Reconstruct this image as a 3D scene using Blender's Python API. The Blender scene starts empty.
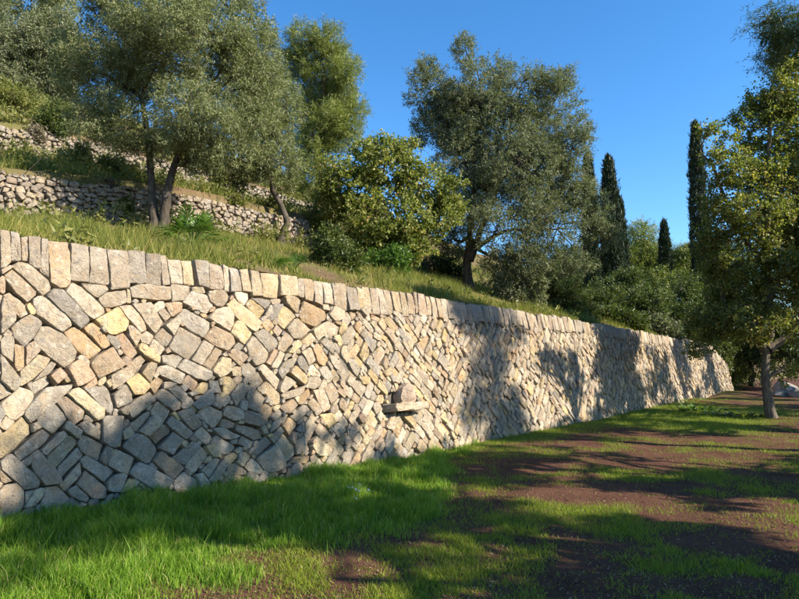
import bpy, math, random, time
import numpy as np

T0 = time.time()
rng = np.random.default_rng(7)
random.seed(7)
SC = bpy.context.scene
COL = SC.collection

# ------------------------------------------------------------------ camera, sky, sun, exposure
CAM_Z = 1.6
PITCH = math.radians(6.283)
cam_data = bpy.data.cameras.new('camera')
cam_data.sensor_width = 36.0
cam_data.lens = 27.21
cam_data.clip_end = 2000.0
cam = bpy.data.objects.new('camera', cam_data)
cam.location = (0, 0, CAM_Z)
cam.rotation_euler = (math.radians(90) + PITCH, 0, 0)
COL.objects.link(cam)
SC.camera = cam

SUN_EL = math.radians(30.0)
SUN_AZ = math.radians(112.0)            # clockwise from +Y: light comes from the right, a touch behind
world = bpy.data.worlds.new('World')
SC.world = world
world.use_nodes = True
wn = world.node_tree.nodes
wl = world.node_tree.links
wn.clear()
w_out = wn.new('ShaderNodeOutputWorld')
w_bg = wn.new('ShaderNodeBackground')
sky = wn.new('ShaderNodeTexSky')
sky.sky_type = 'NISHITA'
sky.sun_disc = False
sky.sun_elevation = SUN_EL
sky.sun_rotation = SUN_AZ
sky.altitude = 600.0
sky.air_density = 1.0
sky.dust_density = 0.15
sky.ozone_density = 3.0
w_bg.inputs['Strength'].default_value = 0.118
w_sat = wn.new('ShaderNodeHueSaturation')      # the deep clear blue of a dry autumn sky
w_sat.inputs['Saturation'].default_value = 1.26
wl.new(sky.outputs['Color'], w_sat.inputs['Color'])
wl.new(w_sat.outputs['Color'], w_bg.inputs['Color'])
wl.new(w_bg.outputs['Background'], w_out.inputs['Surface'])

sun_data = bpy.data.lights.new('sun', 'SUN')
sun_data.energy = 5.0
sun_data.angle = math.radians(0.53)
sun_data.color = (1.0, 0.90, 0.76)
sun = bpy.data.objects.new('sun', sun_data)
sun.rotation_euler = (math.radians(90) - SUN_EL, 0, math.radians(180) - SUN_AZ)
sun.location = (20, -4, 20)
COL.objects.link(sun)

SC.view_settings.view_transform = 'Standard'
SC.view_settings.look = 'None'
SC.view_settings.gamma = 1.0
SC.view_settings.use_curve_mapping = False
SC.view_settings.exposure = 1.3
SC.cycles.max_bounces = 6
SC.cycles.diffuse_bounces = 3
SC.cycles.transmission_bounces = 3
SC.cycles.glossy_bounces = 2

# ------------------------------------------------------------------ frame of the place
# s runs along the foot of the terrace wall, w runs back into the hill, z is up
TH = math.radians(37.75)
DX, DY = math.sin(TH), math.cos(TH)
BX, BY = -math.cos(TH), math.sin(TH)
OY = 10.58
BATTER = 0.17


def sw(s, w):
    s = np.asarray(s, float)
    w = np.asarray(w, float)
    return s * DX + w * BX, OY + s * DY + w * BY


def to_sw(x, y):
    x = np.asarray(x, float)
    y = np.asarray(y, float) - OY
    return x * DX + y * DY, x * BX + y * BY


FPX = 604.0


def at(px, py, depth):
    """a point seen at picture position px, py that stands `depth` metres ahead"""
    cx, cz = (px - 399.5) / FPX, -(py - 299.5) / FPX
    f = math.cos(PITCH) - cz * math.sin(PITCH)
    u = math.sin(PITCH) + cz * math.cos(PITCH)
    t = depth / f
    return np.array([cx * t, depth, CAM_Z + u * t])


def lobes_at(lst, depth, flat=1.0):
    """crown lobes (px, py, rx, ry, extra depth) turned into ellipsoids in metres"""
    out = []
    for px, py, rx, ry, dd in lst:
        d = depth + dd
        c = at(px, py, d)
        k = d / FPX
        out.append((c[0], c[1], c[2], rx * k, 0.5 * (rx + ry) * k * flat, ry * k))
    return np.array(out)


def hash2(ix, iy, seed):
    h = (ix * 374761393 + iy * 668265263 + seed * 974711) & 0x7fffffff
    h = ((h ^ (h >> 13)) * 1274126177) & 0x7fffffff
    return ((h ^ (h >> 16)) & 0xffff) / 65535.0


def vnoise(x, y, seed=0):
    x = np.asarray(x, float)
    y = np.asarray(y, float)
    ix = np.floor(x).astype(np.int64)
    iy = np.floor(y).astype(np.int64)
    fx = x - ix
    fy = y - iy
    fx = fx * fx * (3 - 2 * fx)
    fy = fy * fy * (3 - 2 * fy)
    a = hash2(ix, iy, seed)
    b = hash2(ix + 1, iy, seed)
    c = hash2(ix, iy + 1, seed)
    d = hash2(ix + 1, iy + 1, seed)
    return (a * (1 - fx) + b * fx) * (1 - fy) + (c * (1 - fx) + d * fx) * fy


def fbm(x, y, seed=0, n=4):
    v = 0.0
    a = 0.5
    for k in range(n):
        v = v + a * vnoise(np.asarray(x) * 2 ** k, np.asarray(y) * 2 ** k, seed + k * 17)
        a *= 0.5
    return v / (1 - 0.5 ** n)


def smooth(a, b, x):
    t = np.clip((np.asarray(x, float) - a) / (b - a), 0, 1)
    return t * t * (3 - 2 * t)


# ------------------------------------------------------------------ object helpers
def link(o, parent=None):
    COL.objects.link(o)
    if parent is not None:
        o.parent = parent
    return o


def tag(o, label=None, cat=None, group=None, kind=None):
    if label:
        o['label'] = label
    if cat:
        o['category'] = cat
    if group:
        o['group'] = group
    if kind:
        o['kind'] = kind
    return o


def empty(name, loc, label=None, cat=None, group=None):
    o = bpy.data.objects.new(name, None)
    o.location = [float(v) for v in loc]
    o.empty_display_size = 0.2
    link(o)
    return tag(o, label, cat, group)


def mesh_arrays(name, V, F, mat, var=None, smooth_shade=False):
    """uniform k-gon mesh from numpy arrays"""
    V = np.ascontiguousarray(V, dtype=np.float32)
    F = np.ascontiguousarray(F, dtype=np.int32)
    m = bpy.data.meshes.new(name)
    nf, k = F.shape
    m.vertices.add(len(V))
    m.vertices.foreach_set('co', V.ravel())
    m.loops.add(nf * k)
    m.loops.foreach_set('vertex_index', F.ravel())
    m.polygons.add(nf)
    m.polygons.foreach_set('loop_start', np.arange(nf, dtype=np.int32) * k)
    m.polygons.foreach_set('loop_total', np.full(nf, k, dtype=np.int32))
    m.polygons.foreach_set('use_smooth', np.full(nf, bool(smooth_shade)))
    m.update(calc_edges=True)
    if var is not None:
        a = m.attributes.new('var', 'FLOAT', 'POINT')
        a.data.foreach_set('value', np.ascontiguousarray(var, dtype=np.float32))
    m.materials.append(mat)
    return m


def obj_arrays(name, V, F, mat, parent=None, var=None, smooth_shade=False, origin=None):
    V = np.asarray(V, float)
    if origin is not None:
        V = V - np.asarray(origin, float)
    o = bpy.data.objects.new(name, mesh_arrays(name, V, F, mat, var, smooth_shade))
    link(o, parent)
    if origin is not None and parent is None:
        o.location = [float(v) for v in origin]
    return o


# ------------------------------------------------------------------ materials
def new_mat(name):
    m = bpy.data.materials.new(name)
    m.use_nodes = True
    nt = m.node_tree
    nt.nodes.clear()
    out = nt.nodes.new('ShaderNodeOutputMaterial')
    return m, nt, out


def nd(nt, kind, **kw):
    n = nt.nodes.new(kind)
    for k, v in kw.items():
        if k in n.inputs:
            n.inputs[k].default_value = v
        else:
            setattr(n, k, v)
    return n


def ramp(nt, fac, stops, interp='LINEAR'):
    r = nt.nodes.new('ShaderNodeValToRGB')
    r.color_ramp.interpolation = interp
    e = r.color_ramp.elements
    while len(e) < len(stops):
        e.new(0.5)
    for k, (p, c) in enumerate(stops):
        e[k].position = p
        e[k].color = (c[0], c[1], c[2], 1)
    nt.links.new(fac, r.inputs['Fac'])
    return r.outputs['Color']


def mixc(nt, fac, a, b, mode='MIX'):
    m = nt.nodes.new('ShaderNodeMix')
    m.data_type = 'RGBA'
    m.blend_type = mode
    m.clamp_factor = True
    for sock, v in ((m.inputs[0], fac), (m.inputs[6], a), (m.inputs[7], b)):
        if hasattr(v, 'is_linked'):
            nt.links.new(v, sock)
        elif isinstance(v, (int, float)):
            sock.default_value = v
        else:
            sock.default_value = (v[0], v[1], v[2], 1)
    return m.outputs[2]


def mth(nt, op, a, b=None):
    m = nt.nodes.new('ShaderNodeMath')
    m.operation = op
    for i, v in enumerate((a, b)):
        if v is None:
            continue
        if hasattr(v, 'is_linked'):
            nt.links.new(v, m.inputs[i])
        else:
            m.inputs[i].default_value = v
    return m.outputs[0]


def noise(nt, vec, scale, detail=4.0, rough=0.55, w=None):
    n = nt.nodes.new('ShaderNodeTexNoise')
    n.inputs['Scale'].default_value = scale
    n.inputs['Detail'].default_value = detail
    n.inputs['Roughness'].default_value = rough
    nt.links.new(vec, n.inputs['Vector'])
    return n.outputs['Fac']


def leaf_mat(name, stops, back=None, trans=0.3, rough=0.5, spec=0.3):
    m, nt, out = new_mat(name)
    a = nd(nt, 'ShaderNodeAttribute', attribute_name='var')
    c = ramp(nt, a.outputs['Fac'], stops)
    if back is not None:
        g = nt.nodes.new('ShaderNodeNewGeometry')
        c = mixc(nt, g.outputs['Backfacing'], c, back)
    p = nt.nodes.new('ShaderNodeBsdfPrincipled')
    p.inputs['Roughness'].default_value = rough
    p.inputs['Specular IOR Level'].default_value = spec
    nt.links.new(c, p.inputs['Base Color'])
    t = nt.nodes.new('ShaderNodeBsdfTranslucent')
    tc = mixc(nt, 1.0, c, (1.25, 1.5, 0.6), 'MULTIPLY')
    nt.links.new(tc, t.inputs['Color'])
    mx = nt.nodes.new('ShaderNodeMixShader')
    mx.inputs[0].default_value = trans
    nt.links.new(p.outputs[0], mx.inputs[1])
    nt.links.new(t.outputs[0], mx.inputs[2])
    nt.links.new(mx.outputs[0], out.inputs['Surface'])
    return m


def stone_mat(name, dirt=0.5):
    """weathered limestone: the stone's own colour comes from its colour attribute, lichen and grain from noise"""
    m, nt, out = new_mat(name)
    at_ = nd(nt, 'ShaderNodeAttribute', attribute_name='stone')
    geo = nt.nodes.new('ShaderNodeNewGeometry')
    off = nt.nodes.new('ShaderNodeVectorMath')
    off.operation = 'ADD'
    sc = nt.nodes.new('ShaderNodeVectorMath')
    sc.operation = 'SCALE'
    sc.inputs[0].default_value = (37.0, 91.0, 53.0)
    nt.links.new(at_.outputs['Alpha'], sc.inputs['Scale'])
    nt.links.new(geo.outputs['Position'], off.inputs[0])
    nt.links.new(sc.outputs[0], off.inputs[1])
    v = off.outputs[0]
    n1 = noise(nt, v, 5.0, 5, 0.6)
    n2 = noise(nt, v, 17.0, 6, 0.65)
    n3 = noise(nt, v, 70.0, 4, 0.6)
    n4 = noise(nt, v, 9.0, 3, 0.5)
    base = at_.outputs['Color']
    # broad mottling in the rock
    c = mixc(nt, ramp(nt, n1, [(0.35, (0, 0, 0)), (0.68, (1, 1, 1))]), base, (0.62, 0.50, 0.38), 'MULTIPLY')
    c = mixc(nt, 0.6, base, c)
    # ochre iron stains
    st = ramp(nt, n4, [(0.57, (0, 0, 0)), (0.70, (1, 1, 1))])
    c = mixc(nt, mth(nt, 'MULTIPLY', st, 0.34), c, (0.42, 0.28, 0.12))
    # grey lichen skin
    li = ramp(nt, n2, [(0.50, (0, 0, 0)), (0.66, (1, 1, 1))])
    c = mixc(nt, mth(nt, 'MULTIPLY', li, dirt), c, (0.19, 0.175, 0.155))
    # pale crust
    pc = ramp(nt, noise(nt, v, 11.0, 5, 0.6), [(0.56, (0, 0, 0)), (0.68, (1, 1, 1))])
    c = mixc(nt, mth(nt, 'MULTIPLY', pc, 0.45), c, (0.60, 0.53, 0.43))
    mp = nt.nodes.new('ShaderNodeMapping')
    mp.inputs['Scale'].default_value = (1.0, 1.0, 0.4)
    nt.links.new(geo.outputs['Position'], mp.inputs['Vector'])
    ws = ramp(nt, noise(nt, mp.outputs[0], 2.2, 6, 0.65), [(0.50, (0, 0, 0)), (0.66, (1, 1, 1))])
    c = mixc(nt, mth(nt, 'MULTIPLY', ws, 0.38), c, (0.17, 0.155, 0.13))
    g = ramp(nt, n3, [(0.3, (0.72, 0.72, 0.72)), (0.7, (1.12, 1.12, 1.12))])
    c = mixc(nt, 1.0, c, g, 'MULTIPLY')
    p = nt.nodes.new('ShaderNodeBsdfPrincipled')
    p.inputs['Roughness'].default_value = 0.92
    p.inputs['Specular IOR Level'].default_value = 0.15
    nt.links.new(c, p.inputs['Base Color'])
    # relief: rough cleaved face, pits and hairline cracks
    vo = nt.nodes.new('ShaderNodeTexVoronoi')
    vo.feature = 'DISTANCE_TO_EDGE'
    vo.inputs['Scale'].default_value = 7.0
    nt.links.new(v, vo.inputs['Vector'])
    cr = ramp(nt, vo.outputs['Distance'], [(0.0, (0, 0, 0)), (0.05, (1, 1, 1))])
    h = mth(nt, 'ADD', mth(nt, 'MULTIPLY', n2, 1.0), mth(nt, 'MULTIPLY', n3, 0.35))
    h = mth(nt, 'ADD', h, mth(nt, 'MULTIPLY', cr, 0.10))
    b = nt.nodes.new('ShaderNodeBump')
    b.inputs['Strength'].default_value = 1.0
    b.inputs['Distance'].default_value = 0.045
    nt.links.new(h, b.inputs['Height'])
    nt.links.new(b.outputs[0], p.inputs['Normal'])
    nt.links.new(p.outputs[0], out.inputs['Surface'])
    return m


def bark_mat(name, c0, c1, scale=14.0):
    m, nt, out = new_mat(name)
    tc = nt.nodes.new('ShaderNodeTexCoord')
    mp = nt.nodes.new('ShaderNodeMapping')
    mp.inputs['Scale'].default_value = (1, 1, 0.28)
    nt.links.new(tc.outputs['Object'], mp.inputs['Vector'])
    n1 = noise(nt, mp.outputs[0], scale, 6, 0.65)
    n2 = noise(nt, tc.outputs['Object'], 3.0, 3, 0.5)
    c = ramp(nt, n1, [(0.32, c0), (0.66, c1)])
    c = mixc(nt, ramp(nt, n2, [(0.5, (0, 0, 0)), (0.7, (0.4, 0.4, 0.4))]), c, (0.15, 0.14, 0.115))
    p = nt.nodes.new('ShaderNodeBsdfPrincipled')
    p.inputs['Roughness'].default_value = 0.95
    p.inputs['Specular IOR Level'].default_value = 0.1
    nt.links.new(c, p.inputs['Base Color'])
    b = nt.nodes.new('ShaderNodeBump')
    b.inputs['Strength'].default_value = 1.0
    b.inputs['Distance'].default_value = 0.05
    nt.links.new(n1, b.inputs['Height'])
    nt.links.new(b.outputs[0], p.inputs['Normal'])
    nt.links.new(p.outputs[0], out.inputs['Surface'])
    return m


def ground_mat(name, soil_a, soil_b, green_a, green_b, litter):
    m, nt, out = new_mat(name)
    geo = nt.nodes.new('ShaderNodeNewGeometry')
    v = geo.outputs['Position']
    a = nd(nt, 'ShaderNodeAttribute', attribute_name='var')
    n1 = noise(nt, v, 1.3, 6, 0.6)
    n2 = noise(nt, v, 22.0, 6, 0.7)
    n3 = noise(nt, v, 90.0, 4, 0.65)
    n4 = noise(nt, v, 6.0, 5, 0.65)
    soil = ramp(nt, n1, [(0.3, soil_a), (0.7, soil_b)])
    soil = mixc(nt, mth(nt, 'MULTIPLY', ramp(nt, n3, [(0.54, (0, 0, 0)), (0.66, (1, 1, 1))]), 0.4), soil, litter)
    soil = mixc(nt, 1.0, soil, ramp(nt, n2, [(0.25, (0.72, 0.72, 0.72)), (0.75, (1.18, 1.18, 1.18))]), 'MULTIPLY')
    gr = ramp(nt, n2, [(0.3, green_a), (0.7, green_b)])
    f = mth(nt, 'ADD', a.outputs['Fac'], mth(nt, 'MULTIPLY', mth(nt, 'SUBTRACT', n4, 0.5), 0.9))
    f = ramp(nt, f, [(0.30, (0, 0, 0)), (0.80, (0.9, 0.9, 0.9))])
    c = mixc(nt, f, soil, gr)
    p = nt.nodes.new('ShaderNodeBsdfPrincipled')
    p.inputs['Roughness'].default_value = 1.0
    p.inputs['Specular IOR Level'].default_value = 0.05
    nt.links.new(c, p.inputs['Base Color'])
    b = nt.nodes.new('ShaderNodeBump')
    b.inputs['Strength'].default_value = 0.6
    b.inputs['Distance'].default_value = 0.03
    h = mth(nt, 'ADD', n2, mth(nt, 'MULTIPLY', n3, 0.5))
    nt.links.new(h, b.inputs['Height'])
    nt.links.new(b.outputs[0], p.inputs['Normal'])
    nt.links.new(p.outputs[0], out.inputs['Surface'])
    return m


M_STONE = stone_mat('limestone', 0.62)
M_RUBBLE = stone_mat('rubble_stone', 0.6)
M_SOIL = ground_mat('red_soil', (0.072, 0.034, 0.022), (0.135, 0.066, 0.043), (0.075, 0.095, 0.016), (0.14, 0.165, 0.030), (0.19, 0.11, 0.07))
M_HILL = ground_mat('hill_soil', (0.10, 0.062, 0.036), (0.17, 0.12, 0.07), (0.07, 0.085, 0.022), (0.13, 0.14, 0.04), (0.24, 0.19, 0.11))
M_GAP, _nt, _o = new_mat('packed_rubble')
_p = nd(_nt, 'ShaderNodeBsdfPrincipled')
_p.inputs['Roughness'].default_value = 1.0
_tc = _nt.nodes.new('ShaderNodeNewGeometry')
_nt.links.new(ramp(_nt, noise(_nt, _tc.outputs['Position'], 18, 4), [(0.3, (0.05, 0.042, 0.034)), (0.7, (0.13, 0.11, 0.085))]), _p.inputs['Base Color'])
_nt.links.new(_p.outputs[0], _o.inputs['Surface'])
M_BARK = bark_mat('olive_bark', (0.030, 0.023, 0.017), (0.105, 0.086, 0.065))
M_BARK_OAK = bark_mat('oak_bark', (0.060, 0.047, 0.034), (0.19, 0.16, 0.12))
M_BARK_RED = bark_mat('pine_bark', (0.07, 0.045, 0.032), (0.19, 0.125, 0.085))
M_OLIVE = leaf_mat('olive_leaves', [(0.0, (0.081, 0.100, 0.039)), (0.5, (0.157, 0.171, 0.068)), (0.85, (0.231, 0.231, 0.110)), (1.0, (0.300, 0.274, 0.166))], (0.20, 0.215, 0.115), 0.25, 0.6, 0.15)
M_OLIVE2 = leaf_mat('grey_olive_leaves', [(0.0, (0.068, 0.083, 0.039)), (0.5, (0.128, 0.139, 0.066)), (0.85, (0.196, 0.192, 0.108)), (1.0, (0.257, 0.229, 0.158))], (0.175, 0.188, 0.115), 0.24, 0.6, 0.15)
M_YELLOW = leaf_mat('autumn_leaves', [(0.0, (0.091, 0.121, 0.030)), (0.45, (0.186, 0.206, 0.050)), (0.8, (0.310, 0.292, 0.083)), (0.97, (0.384, 0.322, 0.115)), (1.0, (0.320, 0.191, 0.083))], None, 0.35)
M_OAK = leaf_mat('oak_leaves', [(0.0, (0.083, 0.104, 0.029)), (0.5, (0.165, 0.174, 0.043)), (0.8, (0.295, 0.260, 0.072)), (1.0, (0.498, 0.343, 0.109))], None, 0.40)
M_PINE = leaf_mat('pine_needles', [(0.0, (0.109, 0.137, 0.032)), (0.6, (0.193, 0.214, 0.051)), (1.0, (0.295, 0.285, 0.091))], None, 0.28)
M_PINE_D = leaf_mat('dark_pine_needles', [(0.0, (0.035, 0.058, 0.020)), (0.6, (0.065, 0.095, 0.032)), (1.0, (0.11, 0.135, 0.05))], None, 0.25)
M_CYP = leaf_mat('cypress_sprays', [(0.0, (0.012, 0.022, 0.009)), (0.6, (0.024, 0.040, 0.015)), (1.0, (0.045, 0.060, 0.024))], None, 0.1)
M_BUSH = leaf_mat('bush_leaves', [(0.0, (0.043, 0.065, 0.015)), (0.6, (0.088, 0.109, 0.025)), (1.0, (0.149, 0.155, 0.045))], None, 0.28)
M_BUSH_Y = leaf_mat('yellow_bush_leaves', [(0.0, (0.10, 0.125, 0.030)), (0.6, (0.19, 0.19, 0.050)), (1.0, (0.28, 0.25, 0.09))], None, 0.3)
M_DRY = leaf_mat('dry_twigs', [(0.0, (0.13, 0.105, 0.070)), (0.6, (0.22, 0.185, 0.125)), (1.0, (0.33, 0.29, 0.20))], None, 0.15)
M_GRASS = leaf_mat('lush_grass', [(0.0, (0.086, 0.166, 0.016)), (0.6, (0.165, 0.273, 0.025)), (0.93, (0.264, 0.359, 0.047)), (1.0, (0.449, 0.399, 0.156))], None, 0.4, 0.5, 0.3)
M_MOSS = leaf_mat('short_grass', [(0.0, (0.115, 0.160, 0.019)), (0.5, (0.194, 0.243, 0.026)), (0.85, (0.286, 0.306, 0.046)), (1.0, (0.388, 0.281, 0.106))], None, 0.4, 0.5, 0.2)
M_DRYGRASS = leaf_mat('terrace_grass', [(0.0, (0.105, 0.132, 0.024)), (0.45, (0.190, 0.197, 0.040)), (0.75, (0.339, 0.274, 0.085)), (1.0, (0.536, 0.369, 0.171))], None, 0.35, 0.6, 0.2)
M_PALM = leaf_mat('palm_leaves', [(0.0, (0.045, 0.095, 0.014)), (0.6, (0.085, 0.155, 0.025)), (1.0, (0.15, 0.21, 0.045))], None, 0.3, 0.4, 0.4)
M_LITTER = leaf_mat('leaf_litter', [(0.0, (0.07, 0.036, 0.020)), (0.6, (0.13, 0.075, 0.045)), (1.0, (0.24, 0.18, 0.11))], None, 0.05, 0.8, 0.1)
M_FLOWER = leaf_mat('white_petals', [(0.0, (0.55, 0.55, 0.50)), (1.0, (0.75, 0.75, 0.70))], None, 0.3)

# ------------------------------------------------------------------ land forms
WALL_A, WALL_B = -8.6, 32.4
SEAMS = (18.75, 28.2)
W2, W3 = 6.2, 12.6              # distance back of the second and third terrace walls
H2, H3 = 0.93, 1.0


def wall_top(s):
    s = np.asarray(s, float)
    h = 2.99 - 0.15 * smooth(7.0, 26.0, s) + 0.02 * np.sin(s * 1.7)
    return h - 1.1 * smooth(28.0, 32.6, s)


def edge_top(s):
    s = np.asarray(s, float)
    return wall_top(s) * (1 - smooth(32.0, 35.5, s))


def low_z(x, y):
    s, w = to_sw(x, y)
    f = -w
    near = np.exp(-np.clip(f, 0, 50) / 2.2)
    bank = np.interp(s, [-12, -6, -3.9, 0, 3.6, 9.8, 23, 33], [0.2, 0.17, 0.10, -0.03, 0.03, 0.03, 0.08, 0.16])
    d = np.hypot(x, y)
    amp = 0.05 * smooth(2, 7, d) + 0.01
    z = bank * near + amp * (fbm(np.asarray(x) * 0.5, np.asarray(y) * 0.5, 3) - 0.5) * 2 + 0.012 * (fbm(np.asarray(x) * 4, np.asarray(y) * 4, 5) - 0.5) * 2
    return z + 0.10 * smooth(14, 40, d)


def hill_z(s, w):
    s = np.asarray(s, float)
    w = np.asarray(w, float)
    left = 1 - smooth(8.5, 13.0, s)
    z = edge_top(s) - 0.05 + np.interp(s, [-4.6, -3.0, -1.0, 3.0], [0.250, 0.282, 0.335, 0.365]) * (np.clip(w, 0.5, 6.5) - 0.5) + 0.30 * np.clip(w - 6.5, 0, 60)
    step = left * H2 * smooth(W2 + 0.05, W2 + 0.28, w) + (1 - left) * H2 * smooth(W2 - 1.5, W2 + 5, w)
    z = z + step
    z = z + left * H3 * smooth(W3 + 0.05, W3 + 0.30, w) + (1 - left) * H3 * smooth(W3 - 2, W3 + 6, w)
    z = z + 0.16 * np.clip(w - W3 - 0.5, 0, 60) - 0.5 * np.clip(w - 45, 0, 100)
    z = z + 0.16 * (fbm(s * 0.45, w * 0.45, 11) - 0.5) * smooth(0.6, 2.0, w) + 0.8 * (fbm(s * 0.12, w * 0.12, 12) - 0.5) * smooth(14, 20, w)
    lim = 0.05 + 0.75 * w + 30 * (1 - smooth(31.5, 35.0, s))
    return np.minimum(z, lim)


def hill_point(s, w):
    x, y = sw(s, w)
    return np.array([float(x), float(y), float(hill_z(s, w))])


def hill_under(px, depth):
    x = at(px, 330, depth)[0]
    s, w = to_sw(x, depth)
    return np.array([x, depth, float(hill_z(s, max(float(w), 0.5)))])


def grid_mesh(X, Y, Z):
    nu, nv = X.shape
    V = np.stack([X.ravel(), Y.ravel(), Z.ravel()], 1)
    i = np.arange(nu * nv).reshape(nu, nv)
    F = np.stack([i[:-1, :-1].ravel(), i[1:, :-1].ravel(), i[1:, 1:].ravel(), i[:-1, 1:].ravel()], 1)
    return V, F


def cover(x, y):
    """share of ground taken by grass on the lower terrace: (tall lush, short)"""
    s, w = to_sw(x, y)
    f = -w
    n = fbm(np.asarray(x) * 0.9, np.asarray(y) * 0.9, 31)
    n2 = fbm(np.asarray(x) * 2.6, np.asarray(y) * 2.6, 32)
    lim = np.interp(s, [-9, -5, -3.2, -2.0, -0.8, 0.4, 2.0], [2.4, 2.6, 2.8, 2.3, 1.4, 0.7, 0.25])
    lush = smooth(0.35, -0.45, f - lim + (n - 0.5) * 1.6 + (n2 - 0.5) * 0.9) * (f > 0.02)
    strip = smooth(1.3, 0.3, f + (n - 0.5) * 1.6) * smooth(-1.5, 0.5, s) * (s < 26)
    lawn = smooth(6.2, 8.5, s + (n - 0.5) * 3) * smooth(19.0, 16.0, s) * smooth(4.8, 3.4, f + (n - 0.5) * 2.5) * smooth(0.0, 0.4, f)
    patch = smooth(0.40, 0.72, 0.5 * n + 0.5 * n2)
    short = np.clip(np.maximum(np.maximum(strip, lawn), 0.85 * patch), 0, 1) * (f > 0.02)
    short = short * (1 - 0.5 * smooth(0.52, 0.66, fbm(np.asarray(x) * 0.55 + 7, np.asarray(y) * 0.55, 41)) * (1 - lawn))
    return lush, short


def build_ground():
    # finely meshed near the camera, running out to the horizon
    r = np.concatenate([np.linspace(0.0, 14, 85), np.geomspace(14.4, 700, 34)])
    xs = np.concatenate([-r[::-1], r[1:]])
    ys = np.concatenate([-np.geomspace(600, 3.0, 12), np.linspace(-2.5, 22, 140), np.geomspace(22.4, 700, 34)])
    X, Y = np.meshgrid(xs, ys, indexing='ij')
    Z = low_z(X, Y)
    s, w = to_sw(X, Y)
    Z = np.where((w > 0.35) & (s < 36), np.minimum(Z, -0.15), Z)
    V, F = grid_mesh(X, Y, Z)
    lush, short = cover(V[:, 0], V[:, 1])
    o = obj_arrays('ground', V, F, M_SOIL, var=np.clip(0.05 + 0.72 * np.maximum(lush, short), 0, 1), smooth_shade=True)
    tag(o, kind='structure')


def build_hill():
    s = np.concatenate([np.linspace(-60, -10, 20), np.linspace(-9.6, 36, 130), np.geomspace(36.5, 260, 30)])
    w = np.concatenate([np.linspace(0.74, 5.9, 40), [6.05, 6.15, 6.22, 6.3, 6.38, 6.46, 6.6], np.linspace(6.9, 12.3, 26),
                        [12.5, 12.6, 12.7, 12.78, 12.86, 12.95, 13.1], np.linspace(13.5, 30, 40), np.geomspace(31, 160, 34)])
    S, Wd = np.meshgrid(s, w, indexing='ij')
    X, Y = sw(S, Wd)
    Z = hill_z(S, Wd)
    V, F = grid_mesh(X, Y, Z)
    n = fbm(V[:, 0] * 0.7, V[:, 1] * 0.7, 61)
    wv = Wd.ravel()
    var = np.clip(0.35 + 0.9 * (n - 0.35), 0, 1) * (0.45 + 0.55 * smooth(0.5, 1.4, wv))
    o = obj_arrays('hillside', V, F[:, ::-1], M_HILL, var=var, smooth_shade=True)
    tag(o, kind='structure')


build_ground()
build_hill()

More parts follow.
